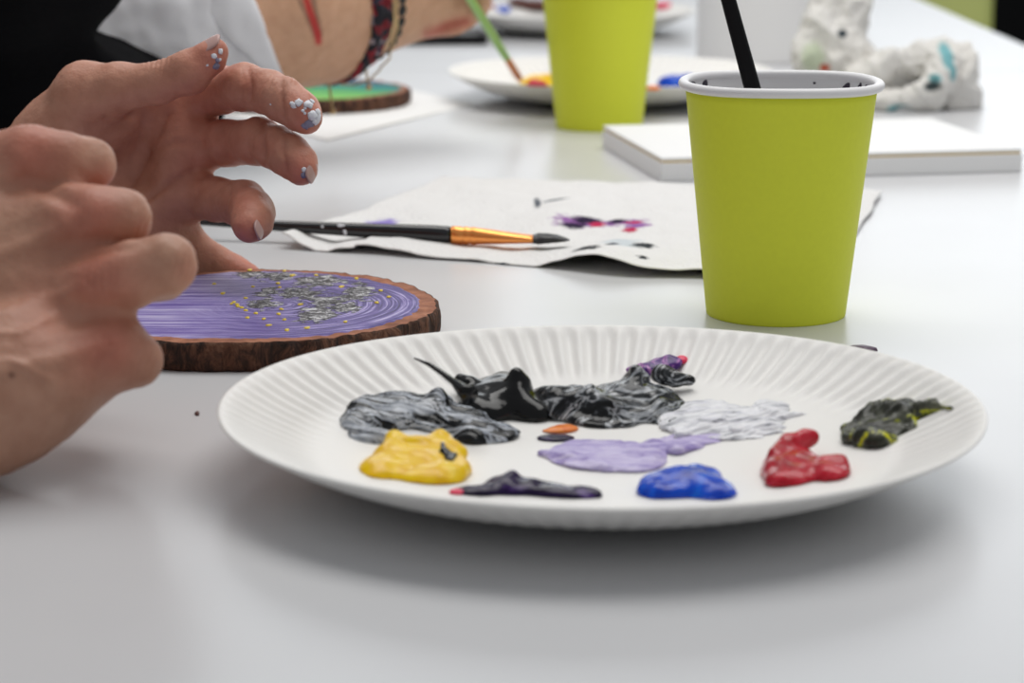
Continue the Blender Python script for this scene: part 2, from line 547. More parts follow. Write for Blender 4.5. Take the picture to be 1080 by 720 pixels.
# ------------------------------------------------------------------ wood slices
def slice_mesh(c, R, th, seed, n=260):
    rs = random.Random(seed); ph = [rs.uniform(0, 6.28) for _ in range(8)]
    def rr(a):
        return R * (1 + .012 * math.sin(2 * a + ph[0]) + .008 * math.sin(3 * a + ph[1]) + .005 * math.sin(7 * a + ph[2]))
    V, F = [], []
    lev = [(0, -.0012), (.0008, -.0002), (.25, .0), (.5, .0006), (.75, .0003), (.93, .0), (1.0, -.0008)]
    for k, (f, dr) in enumerate(lev):
        z = f * th if f > .001 else (0 if k == 0 else .0008)
        for i in range(n):
            a = 2 * PI * i / n
            p = Vector((math.cos(a) * 9, math.sin(a) * 9, seed + f * .5))
            g = mnoise.fractal(p * 1.6, 1, 2, 5) * .0013
            crack = -.0030 * max(0, mnoise.noise(Vector((math.cos(a) * 17, math.sin(a) * 17, seed + 3 + f * .6))) - .25)
            r = rr(a) + dr + g + crack
            zz = z + (0 if 0 < k < 6 else 0) + (mnoise.noise(p * 2) * .0007 if k >= 5 else 0)
            V.append((r * math.cos(a), r * math.sin(a), zz))
    m = len(lev)
    for j in range(m - 1):
        for i in range(n):
            k2 = (i + 1) % n
            F.append((j * n + i, j * n + k2, (j + 1) * n + k2, (j + 1) * n + i))
    F.append(tuple(range(n - 1, -1, -1)))
    bark = (np.array(V) + c, F)
    # bare wood top
    V2 = [(0, 0, th)]; F2 = []
    rads = [.3, .6, .85, .94, .975]
    top = V[(m - 1) * n:m * n]
    for s in rads:
        for i in range(n):
            x, y, z = top[i]; V2.append((x * s, y * s, th + (z - th) * s ** 4 * .8))
    for i in range(n):
        x, y, z = top[i]; V2.append((x * .999, y * .999, z - .0001))
    for i in range(n): F2.append((0, 1 + i, 1 + (i + 1) % n))
    for r in range(len(rads)):
        for i in range(n):
            k2 = (i + 1) % n
            F2.append((1 + r * n + i, 1 + (r + 1) * n + i, 1 + (r + 1) * n + k2, 1 + r * n + k2))
    F2 = [tuple(q) for q in F2]
    wood = (np.array(V2) + c, F2)
    # painted face just above the wood
    nn = 40; V3 = [(0, 0, th + .0004)]; F3 = []
    def edge(a): return .925 + .012 * math.sin(3 * a + ph[4]) + .008 * math.sin(5 * a + ph[5]) + .006 * mnoise.noise(Vector((math.cos(a) * 12, math.sin(a) * 12, seed)))
    for q in range(1, nn + 1):
        s = q / nn
        for i in range(n):
            a = 2 * PI * i / n
            r = math.hypot(top[i][0], top[i][1]) * edge(a) * s
            z = th + .0004 + mnoise.fractal(Vector((r * math.cos(a) * 90, r * math.sin(a) * 90, seed)), 1, 2, 3) * .00012
            if q == nn: z = th - .0002
            V3.append((r * math.cos(a), r * math.sin(a), z))
    for i in range(n): F3.append((0, 1 + i, 1 + (i + 1) % n))
    for r in range(nn - 1):
        for i in range(n):
            k2 = (i + 1) % n
            F3.append((1 + r * n + i, 1 + (r + 1) * n + i, 1 + (r + 1) * n + k2, 1 + r * n + k2))
    return bark, wood, (np.array(V3) + c, F3)

def bark_mat():
    m, nt, b = new_mat('bark'); k = N(nt); co = k.coord()
    v = k.mapv(co, (1, 1, .45))
    f = k.noise(v, 150, 6, .7, 1.2)
    c = k.ramp(f, [(.32, (.008, .004, .003)), (.45, (.050, .019, .010)), (.56, (.15, .060, .032)), (.7, (.26, .13, .075))])
    k.l(c, b.inputs['Base Color']); b.inputs['Roughness'].default_value = .85
    k.l(k.bump(f, .9, .003), b.inputs['Normal'])
    return m
def rimwood_mat():
    m, nt, b = new_mat('cut_wood'); k = N(nt); co = k.coord()
    f = k.noise(co, 160, 4, .6)
    k.l(k.ramp(f, [(.3, (.20, .065, .030)), (.6, (.40, .155, .08)), (.8, (.50, .24, .14))]), b.inputs['Base Color'])
    b.inputs['Roughness'].default_value = .8
    k.l(k.bump(f, .5, .001), b.inputs['Normal'])
    return m
M['bark'] = bark_mat(); M['cut_wood'] = rimwood_mat()

SC = np.array([(261 - 540) / FPX * .923, G(261, 321, .0105)[1], 0]); SR = .0735; STH = .0108
def purple_mat():
    m, nt, b = new_mat('violet_paint'); k = N(nt); co = k.coord()
    sx = k.n('ShaderNodeSeparateXYZ'); k.l(co, sx.inputs[0])
    def loc(px, py):
        g = G(px, py, STH) - SC; return g[0], g[1]
    # brush strokes: rings on the right, straight strokes on the left
    vr = k.n('ShaderNodeVectorMath', operation='LENGTH'); k.l(k.mapv(co, (1, 1, 0), (-.012, .004, 0)), vr.inputs[0])
    ang = k.math('ARCTAN2', sx.outputs[1], sx.outputs[0])
    cb = k.n('ShaderNodeCombineXYZ'); k.l(k.math('MULTIPLY', vr.outputs['Value'], 620), cb.inputs[0]); k.l(k.math('MULTIPLY', ang, 1.6), cb.inputs[1])
    ring = k.noise(cb.outputs[0], 1.0, 4, .65, .4)
    band = k.noise(k.mapv(co, (14, 420, 1)), 1.0, 4, .65, .3)
    left = k.step(k.math('ADD', sx.outputs[0], k.math('MULTIPLY', k.math('SUBTRACT', k.noise(co, 35, 3), .5), .05)), -.03, .03)
    stroke = k.n('ShaderNodeMix'); k.l(left, stroke.inputs[0]); k.l(band, stroke.inputs[2]); k.l(ring, stroke.inputs[3])
    big = k.noise(co, 26, 4, .6)
    f = k.math('ADD', k.math('MULTIPLY', stroke.outputs[0], .85), k.math('MULTIPLY', big, .22))
    deep = k.ramp(f, [(.38, lin(30, 17, 72)), (.5, lin(60, 42, 120)), (.58, lin(96, 78, 156)), (.66, lin(166, 154, 206)), (.74, lin(206, 198, 228))])
    pale = k.ramp(f, [(.34, lin(84, 68, 146)), (.46, lin(122, 108, 178)), (.56, lin(164, 154, 206)), (.66, lin(206, 200, 230)), (.74, lin(228, 224, 240))])
    col = k.mix(left, pale, deep)
    items = []
    for (px, py, wx, wy) in ((293, 292, 22, 4.5), (262, 290, 14, 3.5), (334, 297, 28, 6), (282, 309, 12, 5), (318, 310, 20, 6), (345, 318, 26, 6), (378, 309, 16, 9), (277, 322, 16, 5), (334, 332, 22, 8), (362, 325, 18, 5)):
        x, y = loc(px, py); x2, _ = loc(px + wx, py); _, y2 = loc(px, py - wy)
        items.append((x, y, abs(x2 - x), abs(y2 - y), 0))
    silver = k.blobs(co, items, 190, 3.4, .15)
    crust = k.noise(co, 300, 5, .75, 1.0)
    scol = k.ramp(crust, [(.40, (.005, .005, .007)), (.47, (.06, .06, .065)), (.54, (.22, .22, .23)), (.60, (.65, .65, .67))])
    col = k.mix(silver, col, scol)
    k.l(col, b.inputs['Base Color'])
    k.l(k.math('MULTIPLY', silver, .35), b.inputs['Metallic'])
    b.inputs['Roughness'].default_value = .42; b.inputs['Specular IOR Level'].default_value = .3
    hgt = k.math('ADD', k.math('MULTIPLY', stroke.outputs[0], .5), k.math('MULTIPLY', k.math('MULTIPLY', silver, crust), 2.6))
    k.l(k.bump(hgt, .6, .0012), b.inputs['Normal'])
    return m
def teal_mat():
    m, nt, b = new_mat('teal_green_paint'); k = N(nt); co = k.coord()
    sx = k.n('ShaderNodeSeparateXYZ'); k.l(co, sx.inputs[0])
    f = k.math('ADD', k.math('MULTIPLY', sx.outputs[1], 7.0), k.math('ADD', k.math('MULTIPLY', sx.outputs[0], 2.2), k.math('MULTIPLY', k.noise(k.mapv(co, (1, 3, 1)), 25, 3), .5)))
    k.l(k.ramp(f, [(.0, lin(120, 190, 90)), (.22, lin(80, 165, 90)), (.42, lin(20, 130, 120)), (.62, lin(10, 80, 115)), (.85, lin(25, 50, 70))]), b.inputs['Base Color'])
    b.inputs['Roughness'].default_value = .6; b.inputs['Specular IOR Level'].default_value = .15
    return m
M['violet'] = purple_mat(); M['teal'] = teal_mat()
def make_slice(c, R, th, seed, facemat, label):
    t = empty('wood_slice', c, label, 'wood slice', 'painted wood slices')
    bk, wd, pt = slice_mesh(np.array(c), R, th, seed)
    mesh_obj('bark', *bk, M['bark'], t); mesh_obj('cut_face', *wd, M['cut_wood'], t)
    mesh_obj('painted_face', *pt, facemat, t)
    return t
s1 = make_slice(SC, SR, STH, 3, M['violet'], 'round wood slice painted violet with silver patches, under the hands')
flecks = []
for i, (X, Y) in enumerate(((430,313),(540,316),(565,330),(318,357),(440,366),(520,355),(345,387),(417,402),(380,415),(390,422),(405,432),(418,441),(450,450),(423,464),(475,468),(490,488),(530,437),(522,452),(540,470),(548,503),(612,496),(733,477),(590,422),(720,366),(768,340),(845,378),(870,398),(832,416),(525,368),(640,330),(392,428),(372,420))):
    g = G(120 + X / 3, 180 + Y / 3, STH + .0006)
    rs = random.Random(i)
    mesh_obj('yellow_fleck', *disc_patch(g, (0, 0, 1), rs.uniform(.0006, .0012), rs.uniform(.0011, .0019), .0003, i, (0, 1, 0), 10), M['yellow_fleck'], s1)
SC2 = np.array([(322 - 540) / FPX * 1.68, G(322, 94, .0105)[1], 0])
make_slice(SC2, .0735, .0105, 8, M['teal'], 'round wood slice painted green and teal, below the arm with bracelets')

# ------------------------------------------------------------------ paper sheet under the green slice
def sheet(corners, name, m, nx=60, ny=40, hfun=None, th=.0003, parent=None):
    """quad corners FL, FR, BR, BL (table frame) -> thin solid grid"""
    A, B, Cc, D = [np.array(c, float) for c in corners]
    top, F = [], []
    for j in range(ny + 1):
        for i in range(nx + 1):
            u, w = i / nx, j / ny
            p = A * (1 - u) * (1 - w) + B * u * (1 - w) + Cc * u * w + D * (1 - u) * w
            p = p + (hfun(u, w) if hfun else 0)
            top.append(p)
    top = np.array(top); n = len(top)
    bot = top - np.array([0, 0, th])
    q = lambda i, j: j * (nx + 1) + i
    for j in range(ny):
        for i in range(nx):
            F.append((q(i, j), q(i + 1, j), q(i + 1, j + 1), q(i, j + 1)))
            F.append((n + q(i, j + 1), n + q(i + 1, j + 1), n + q(i + 1, j), n + q(i, j)))
    per = [q(i, 0) for i in range(nx)] + [q(nx, j) for j in range(ny)] + [q(i, ny) for i in range(nx, 0, -1)] + [q(0, j) for j in range(ny, 0, -1)]
    for a, b in zip(per, per[1:] + per[:1]):
        F.append((a, n + a, n + b, b))
    return mesh_obj(name, np.concatenate([top, bot]), F, m, parent)
def flat(u, w): return np.array([0, 0, .0006 + .0003 * math.sin(5 * u + 2 * w)])
sh = sheet([G(345, 149), G(500, 110), G(400, 88), G(215, 116)], 'paper_sheet', M['paper'], hfun=flat)
tag(sh, 'plain white paper sheet lying under the green wood slice', 'paper')

# ------------------------------------------------------------------ paper towel with paint stains
TF = [G(297, 262), G(868, 304), G(930, 206), G(468, 191)]
TO = np.array([TF[0][0] + .2, TF[0][1] + .08, 0])
def towel_h(u, w):
    x = u; h = .0025
    h += .0022 * (1 - w) * math.sin(u * 9.5 + .6) * (1 if u > .15 else .4)
    h += .0055 * math.exp(-((u - .60) / .075) ** 2) * (1 - w) ** 2.0
    h += .0045 * math.exp(-((u - .0) / .03) ** 2) * math.exp(-((w - .0) / .25) ** 2)
    h -= .0030 * math.exp(-((u - .085) / .03) ** 2) * (1 - w) ** 3
    h += .0030 * math.exp(-((u - .40) / .06) ** 2) * math.exp(-((w - .5) / .3) ** 2)
    h += .0016 * mnoise.noise(Vector((u * 9, w * 5, 2.2))) + .0007 * mnoise.noise(Vector((u * 26, w * 14, 5)))
    h = max(h, .0008)
    dx = .003 * mnoise.noise(Vector((u * 4, w * 6, 9)))
    dy = .004 * mnoise.noise(Vector((u * 8, w * 2, 4))) * (1 - w) - .005 * math.exp(-((u - .62) / .1) ** 2) * (1 - w) ** 2
    return np.array([dx, dy, h])
def towel_mat():
    m, nt, b = new_mat('paper_towel_white'); k = N(nt); co = k.coord()
    def it(px, py, wx, wy, a=0, z=.004):
        g = G(px, py, z) - TO; g2 = G(px + wx, py, z) - TO; g3 = G(px, py - wy, z) - TO
        return (g[0], g[1], abs(g2[0] - g[0]), abs(g3[1] - g[1]), a)
    col = k.mix(k.noise(co, 40, 3), (.79, .78, .77), (.82, .81, .80))
    layers = [
        ([it(402, 231, 15, 4, -.25)], lin(150, 135, 205), 200, 1.0),
        ([it(612, 231, 24, 4.2), it(657, 233, 22, 4), it(672, 238, 13, 3)], lin(150, 100, 165), 160, 1.2),
        ([it(619, 229, 15, 3.2), it(605, 234, 13, 2.5), it(652, 231, 10, 3.2)], lin(42, 28, 58), 230, 1.1),
        ([it(630, 233, 8, 2.6), it(668, 234, 9, 2), it(664, 243, 8, 2.6)], lin(190, 45, 85), 260, 1.0),
        ([it(653, 257, 20, 3.5), it(664, 262, 18, 3.5)], lin(205, 212, 216), 200, 1.2),
        ([it(619, 265, 13, 3.6), it(678, 262, 12, 3.2), it(340, 267, 11, 2), it(333, 272, 8, 2), it(678, 275, 6, 1.2)], lin(38, 44, 48), 240, 1.3),
        ([it(567, 212, 3.5, 5), it(586, 210, 14, 1.3, .55), it(480, 276, 12, 2, .9), it(527, 271, 8, 1.6), it(402, 281, 12, 1.6), it(375, 266, 18, 1.5), it(646, 262, 7, 2)], lin(95, 100, 108), 260, 1.5),
    ]
    for items, c, ns, na in layers:
        col = k.mix(k.blobs(co, items, ns * 1.3, na * 1.9, .42), col, c)
    k.l(col, b.inputs['Base Color']); b.inputs['Roughness'].default_value = .95
    b.inputs['Specular IOR Level'].default_value = .1
    dots = k.voro(k.mapv(co, (1, 1, .2), (0, 0, 0), (0, 0, .6)), 420)
    k.l(k.bump(dots, .8, .0006, k.bump(k.noise(co, 1500, 2), .15, .0003)), b.inputs['Normal'])
    return m
M['towel'] = towel_mat()
def towel():
    A, B, Cc, D = TF; nx, ny = 220, 90
    o = sheet(TF, 'paper_towel', M['towel'], nx, ny, towel_h, .0005)
    # re-origin to TO
    d = Vector(TO) - Vector(o['_org'])
    for v in o.data.vertices: v.co -= d
    o['_org'] = [float(t) for t in TO]; o.location = W(TO)
    return tag(o, 'flat white paper towel with violet and black paint stains under the brush', 'paper towel')
towel()

# ------------------------------------------------------------------ paint brush on the towel
pb0 = P(200, 233.5, 1.128); pb1 = P(476, 247.5, 1.1035); pb2 = P(562, 252, 1.0955); pb3 = P(601, 253.2, 1.092)
# rest the brush on the towel: keep the heights given by the pixels but not below it
br = empty('paint_brush', pb2, 'black handled paint brush with copper ferrule resting on the paper towel', 'brush')
ax = (pb1 - pb0)
def lerp(a, b, t): return a + (b - a) * t
hp = [lerp(pb0, pb1, t) for t in (-.12, -.1, 0, .25, .5, .8, .93, .985, 1.0)]
v, f = tube(hp, [.0004, .0009, .0014, .0022, .0029, .0038, .0041, .0040, .0036], 24)
hd = mesh_obj('handle', v, f, M['black_gloss'], br)
fa = pb2 - pb1
ts = [0, .01, .05, .12, .14, .17, .20, .23, .26, .29, .32, .5, .75, .95, 1.0]
rd = [.0038, .0041, .0042, .0042, .0038, .0042, .0042, .0038, .0042, .0042, .0040, .0037, .0031, .0026, .0026]
vs = []; n = 24
for t, r in zip(ts, rd):
    p = lerp(pb1, pb2, t)
    fl_ = max(0, (t - .3) / .7)
    for j in range(n):
        a = 2 * PI * j / n
        vs.append(p + np.array([0, math.cos(a) * r * (1 + .9 * fl_), math.sin(a) * r * (1 - .25 * fl_)]))
fs = []
for i in range(len(ts) - 1):
    for j in range(n):
        k2 = (j + 1) % n
        fs.append((i * n + j, i * n + k2, (i + 1) * n + k2, (i + 1) * n + j))
fs.append(tuple(range(n))); fs.append(tuple(range((len(ts) - 1) * n, len(ts) * n)))
mesh_obj('ferrule', np.array(vs), [tuple(reversed(q)) for q in fs], M['copper'], br)
vs = []; fs = []
bt = [0, .15, .4, .65, .85, 1.0]; bh = [.0018, .0024, .0023, .0017, .0010, .0003]; bw = [.0044, .0052, .0054, .0046, .003, .0006]
for t, h, w in zip(bt, bh, bw):
    p = lerp(pb2, pb3, t)
    for j in range(n):
        a = 2 * PI * j / n
        k3 = 1 + .10 * math.sin(6 * a + 9 * t)
        vs.append(p + np.array([0, math.cos(a) * w * k3, math.sin(a) * h * k3 + .0006 * math.sin(3 * t)]))
for i in range(len(bt) - 1):
    for j in range(n):
        k2 = (j + 1) % n
        fs.append((i * n + j, (i + 1) * n + j, (i + 1) * n + k2, i * n + k2))
fs.append(tuple(range(n - 1, -1, -1))); fs.append(tuple(range((len(bt) - 1) * n, len(bt) * n)))
mesh_obj('bristles', np.array(vs), fs, M['bristle'], br)
spk = []
for i, (px, py, rx, ry) in enumerate(((342, 238, .0007, .0007), (362, 237, .0020, .0008), (366, 244, .0011, .0013), (430, 252, .0034, .0013), (421, 251.5, .0013, .0010))):
    t = (px - 200) / 276; p = lerp(pb0, pb1, t); r = np.interp(t, [0, .25, .5, .8, 1], [.0014, .0022, .0029, .0038, .0040])
    pyc = 233.5 + 14 * t
    dz = (pyc - py) / 2.25 * .001
    s_ = max(-.95, min(.95, dz / r)); nrm = np.array([0, -math.sqrt(1 - s_ * s_), s_])
    mesh_obj('paint_speck', *disc_patch(p + nrm * r, nrm, rx, ry, .0004, i + 40, (0, .3, 1), 12), M['white_paint'], hd)

# ------------------------------------------------------------------ wet paint on plates
def paint_mat(name, stops, scale=(1, 1, 1), ns=90, rough=.28, dist=1.5, rot=0.0, bump=.25, det=3, spec=.32):
    m, nt, b = new_mat(name); k = N(nt); co = k.coord()
    v = k.mapv(k.mapv(co, rot=(0, 0, -rot)), scale)
    f = k.noise(v, ns, det, .6, dist)
    k.l(k.ramp(f, stops), b.inputs['Base Color'])
    b.inputs['Roughness'].default_value = rough
    b.inputs['Specular IOR Level'].default_value = spec
    k.l(k.bump(f, bump, .0008), b.inputs['Normal'])
    return m
Ygr = lin
PM = {
 'grey': paint_mat('black_white_streaks', [(.38, lin(8, 9, 11)), (.45, lin(18, 20, 23)), (.475, lin(140, 146, 156)), (.54, lin(196, 202, 210)), (.57, lin(70, 74, 80)), (.60, lin(30, 33, 37)), (.63, lin(214, 218, 224)), (.70, lin(20, 22, 25))], (.16, 1.2, 1.0), 130, .2, .8, -.3),
 'black': paint_mat('black_paint', [(.40, lin(3, 3, 4)), (.64, lin(7, 7, 8)), (.70, lin(50, 53, 56)), (.73, lin(130, 134, 138))], (.5, 1, 1), 90, .13, 1.0, .3),
 'mixed': paint_mat('charcoal_white_swirls', [(.40, lin(7, 8, 9)), (.48, lin(26, 28, 31)), (.52, lin(88, 92, 96)), (.55, lin(186, 190, 194)), (.58, lin(60, 63, 66)), (.63, lin(30, 32, 34)), (.66, lin(206, 208, 211)), (.74, lin(24, 26, 28))], (.35, 1, 1), 80, .17, 1.4, .7),
 'white': paint_mat('grey_white_smear', [(.30, lin(120, 122, 128)), (.40, lin(218, 219, 224)), (.52, lin(246, 246, 248)), (.62, lin(220, 220, 228)), (.68, lin(150, 151, 158)), (.74, lin(240, 240, 244))], (.12, 1.2, 1), 260, .28, .6, .2),
 'yellow': paint_mat('yellow_paint', [(.3, lin(232, 176, 4)), (.55, lin(246, 202, 8)), (.75, lin(248, 214, 36))], (1, 1, 1), 70, .28),
 'violet': paint_mat('dark_violet_paint', [(.36, lin(16, 4, 34)), (.58, lin(34, 12, 62)), (.68, lin(86, 60, 124)), (.75, lin(34, 12, 62))], (.5, 1.2, 1), 90, .22, spec=.22),
 'lavender': paint_mat('lavender_paint', [(.34, lin(128, 108, 180)), (.46, lin(182, 168, 216)), (.58, lin(208, 198, 230)), (.70, lin(168, 152, 208))], (.2, 1.3, 1), 130, .32, 1.3, -.1),
 'blue': paint_mat('blue_paint', [(.3, lin(0, 44, 160)), (.55, lin(2, 76, 205)), (.75, lin(20, 116, 225))], (1, 1, 1), 80, .2),
 'red': paint_mat('red_paint', [(.3, lin(150, 8, 26)), (.55, lin(185, 18, 40)), (.78, lin(214, 70, 85))], (1, 1, 1), 70, .2),
 'olive': paint_mat('black_yellow_mix', [(.30, lin(16, 17, 12)), (.48, lin(48, 50, 38)), (.585, lin(86, 88, 76)), (.615, lin(170, 176, 20)), (.66, lin(214, 210, 30)), (.69, lin(60, 62, 44))], (.8, 1, 1), 70, .3, 1.6),
 'magenta': paint_mat('violet_pink_paint', [(.34, lin(44, 14, 84)), (.5, lin(84, 38, 124)), (.6, lin(190, 130, 190)), (.72, lin(130, 50, 130))], (1, 1, 1), 90, .28, 1.5),
 'orange': paint_mat('orange_paint', [(.3, lin(232, 110, 40)), (.6, lin(246, 150, 70)), (.8, lin(214, 170, 60))], (1, 1, 1), 90, .35),
 'pink': paint_mat('pink_red_paint', [(.3, lin(226, 40, 80)), (.7, lin(240, 90, 120))], (1, 1, 1), 90, .35),
 'brown': paint_mat('brown_paint', [(.3, lin(60, 30, 24)), (.7, lin(110, 60, 50))], (1, 1, 1), 90, .35),
}
def PLp(px, py, pc=PC1):
    """pixel on the plate's surface"""
    for z in np.arange(.0212, 0, -.0001):
        g = G(px, py, z)
        if float(plate_z(math.hypot(g[0] - pc[0], g[1] - pc[1]))) >= z: break
    return g
def dab(mat, prims, label, h=.0005, namp=.0008, nsc=120, pc=PC1, k=.003, seed=1, stretch=(1, 1, 1), group='wet paint blobs on the near plate', ridge=0.0, rdir=(1, 0)):
    """prims: ('e',px,py,rx,ry,rz[,lift]) | ('c',[(px,py,r,lift),...])  radii in mm"""
    pts = []
    for q in prims:
        if q[0] == 'e': pts.append((PLp(q[1], q[2], pc), max(q[3:6]) * .001))
        else:
            for w in q[1]: pts.append((PLp(w[0], w[1], pc) + np.array([0, 0, w[3] * .001]), w[2] * .001))
    lo = np.min([p - r for p, r in pts], 0) - .004; hi = np.max([p + r for p, r in pts], 0) + .004
    hi[2] = max(hi[2], max(p[2] for p, _ in pts) + .004)
    F = Field(lo, hi, h)
    for q in prims:
        if q[0] == 'e':
            c = PLp(q[1], q[2], pc) + np.array([0, 0, (q[6] if len(q) > 6 else 0) * .001])
            F.ell(c, np.array(q[3:6]) * .001, None, k)
        else:
            F.chain([(PLp(w[0], w[1], pc) + np.array([0, 0, w[3] * .001]), w[2] * .001) for w in q[1]], k)
    ax = [F.lo[i] + F.h * np.arange(F.n[i]) for i in range(3)]
    X, Y = np.meshgrid(ax[0], ax[1], indexing='ij')
    pz = plate_z(np.hypot(X - pc[0], Y - pc[1])) + .00015
    # lumps and brush ridges as a displacement of the field
    Z = np.meshgrid(*ax, indexing='ij')[2]
    F.F = np.maximum(F.F, (pz[:, :, None] - Z).astype(np.float32))
    V, Q = F.mesh()
    Nn = vnormals(V, Q)
    S = V * np.array(stretch)
    d = namp * 1.15 * nz(S, nsc * .8, seed, 2)
    if ridge:
        rd_ = np.array([rdir[0], rdir[1]]); rd_ = rd_ / np.linalg.norm(rd_)
        across = V[:, 0] * -rd_[1] + V[:, 1] * rd_[0]
        along = V[:, 0] * rd_[0] + V[:, 1] * rd_[1]
        B = np.stack([across * 900, along * 70, V[:, 2] * 60], 1)
        d = d + ridge * nz(B, 1.0, seed + 5, 3)
    base = plate_z(np.hypot(V[:, 0] - pc[0], V[:, 1] - pc[1])) + .00025
    fade = np.clip((V[:, 2] - base) / .0006, 0, 1)
    V = relax(V, Q, 1, .3)
    V = V + Nn * (d * fade)[:, None]
    V[:, 2] = np.maximum(V[:, 2], base - .0001)
    c0 = pts[0][0]
    o = mesh_obj('paint_blob', V, Q, PM[mat], None, origin=c0)
    return tag(o, label, 'paint', group)

dab('grey', [('e', 385, 437, 6.5, 16, 4.6), ('e', 415, 434, 11, 18, 5.2), ('e', 455, 438, 10, 17, 5.4), ('e', 370, 446, 4, 8, 4), ('e', 490, 446, 9, 14, 4.6), ('e', 520, 458, 8, 10, 3.2), ('c', [(455, 445, 4, 2), (462, 440, 2.2, 7), (462, 440, 1.0, 8.5)]), ('e', 390, 462, 8, 7, 3.0), ('e', 500, 462, 7, 8, 4)],
    'streaky black and grey paint smear on the left of the near plate', namp=.0014, nsc=110, ridge=.0006, rdir=(1, -.3), seed=2)
blk = dab('black', [('e', 505, 424, 7, 18, 6.5), ('e', 530, 422, 8, 18, 8.5), ('e', 549, 430, 6, 12, 10), ('c', [(548, 432, 6, 4), (547, 430, 3.5, 9), (546, 430, 1.6, 11.8)]), ('e', 515, 436, 8, 9, 4),
    ('c', [(494, 419, 3.0, 4.5), (486, 416, 2.0, 5)]), ('e', 560, 437, 7, 9, 7)],
    'glossy black paint mound with a thin tail on the near plate', namp=.0014, nsc=95, seed=3, h=.0005)
def wpt(px, py, d): return P(px, py, d)
tl = [wpt(*q) for q in ((496, 417, .745), (488, 411.5, .748), (479, 403, .752), (466, 393, .757), (452, 384, .762), (437, 377.5, .767))]
v, f = tube(tl, [.0032, .0022, .0012, .0009, .0007, .0003], 12)
mesh_obj('paint_tail', v, f, PM['black'], blk)
dab('mixed', [('e', 588, 428, 9, 15, 6.5), ('e', 618, 432, 10, 14, 8), ('e', 655, 430, 12, 15, 8.5), ('c', [(668, 426, 7, 4), (672, 424, 4, 9), (672, 424, 2, 10.5)]), ('e', 690, 432, 10, 14, 7), ('e', 715, 440, 9, 11, 3.2), ('c', [(600, 440, 3, 4), (625, 436, 3.5, 6), (650, 444, 3, 4)]), ('e', 640, 443, 12, 9, 4), ('c', [(695, 412, 2, 6), (715, 413, 1.5, 4), (726, 411, 1.9, 3.5)])],
    'charcoal grey paint ridge right of the glossy black mound', namp=.0026, nsc=95, seed=4, ridge=.00025, rdir=(1, .8))
dab('white', [('e', 732, 446, 12, 15, 2.4), ('e', 762, 443, 13, 14, 2.2), ('e', 795, 440, 11, 11, 1.5), ('c', [(716, 464, 1.8, .5), (760, 452, 1.8, 1.2), (820, 442, 1.2, .8), (850, 438, .5, .3)]), ('e', 818, 427, 6, 9, 1.0), ('e', 780, 458, 16, 7, .9), ('e', 815, 452, 9, 5, .6), ('e', 745, 430, 8, 8, 1.6)],
    'flat white and pale grey paint smear in the middle right of the near plate', namp=.0008, nsc=140, seed=5, ridge=.0010, rdir=(1, .5))
dab('yellow', [('e', 400, 496, 6.5, 12, 5.2), ('e', 428, 492, 9, 15, 6.2), ('e', 455, 490, 8, 14, 6.4), ('e', 476, 497, 6, 11, 5.2), ('e', 440, 504, 14, 8, 4.0), ('c', [(404, 488, 2.3, 3.2), (418, 481, 2.3, 5.0), (440, 486, 2.2, 4.6), (462, 478, 2.4, 5.2), (484, 487, 2.4, 3.4)])],
    'thick bright yellow paint blob on the front left of the near plate', namp=.0011, nsc=130, seed=6)
dab('violet', [('e', 500, 520, 7, 5, 2.2), ('e', 540, 517, 10, 8, 4.0), ('e', 585, 521, 10, 6, 2.8), ('c', [(535, 520, 3.2, 1), (541, 516, 1.5, 4.6)]), ('e', 615, 524, 6, 3, 1.4)],
    'dark violet paint dab at the front edge of the near plate', namp=.0011, nsc=150, seed=7)
dab('lavender', [('e', 600, 482, 8, 13, .9), ('e', 630, 479, 12, 15, 1.5), ('e', 672, 482, 10, 17, 1.4), ('e', 650, 490, 11, 10, 1.2), ('e', 720, 467, 8, 10, .9), ('e', 745, 462, 8, 6, .9), ('c', [(572, 480, .7, .3), (600, 486, 1.0, .5), (640, 497, .9, .4)]), ('c', [(690, 470, 1.0, .3), (715, 478, .9, .3), (735, 472, .6, .3)])],
    'flat pale lavender paint patch at the center of the near plate', namp=.0005, nsc=150, seed=8, ridge=.0005, rdir=(1, .3))
dab('blue', [('e', 699, 519, 8, 10, 4.8), ('e', 724, 515, 12, 13, 6.0), ('e', 753, 521, 7, 9, 4.0), ('e', 738, 512, 6, 9, 5.4)],
    'bright blue paint blob at the front of the near plate', namp=.0010, nsc=140, seed=9)
dab('red', [('e', 823, 499, 6, 13, 6.0), ('e', 842, 500, 10, 11, 5.2), ('e', 838, 492, 8, 10, 5.6), ('e', 876, 501, 6, 9, 4.4), ('e', 832, 509, 7, 6, 4), ('c', [(818, 496, 2.6, 4.6), (830, 486, 2.4, 6.0), (850, 481, 2.3, 5.6), (857, 480, 1.9, 5.6)]), ('c', [(872, 498, 2.4, 3.4), (886, 497, 2.2, 3.2)])],
    'glossy red paint blob on the right of the near plate', namp=.0009, nsc=130, seed=10)
dab('olive', [('e', 910, 458, 6.5, 12, 3.6), ('e', 932, 448, 8, 20, 5.5), ('e', 950, 442, 6, 16, 5.0), ('c', [(900, 466, 2.5, 2), (930, 470, 2.4, 1.8)]), ('c', [(960, 440, 3, 3), (980, 438, 2.4, 2.2), (1003, 433, .9, 1)])],
    'black and yellow-green mixed paint lump at the right rim of the near plate', namp=.0022, nsc=150, seed=11, ridge=.0006, rdir=(1, .6))
dab('magenta', [('e', 690, 389, 7, 5, 2.0), ('e', 705, 384, 5, 5, 2.8), ('e', 675, 390, 5, 3.5, 1.3)], 'small violet and pink paint streak at the back of the near plate', namp=.0010, nsc=200, seed=12, h=.0005)
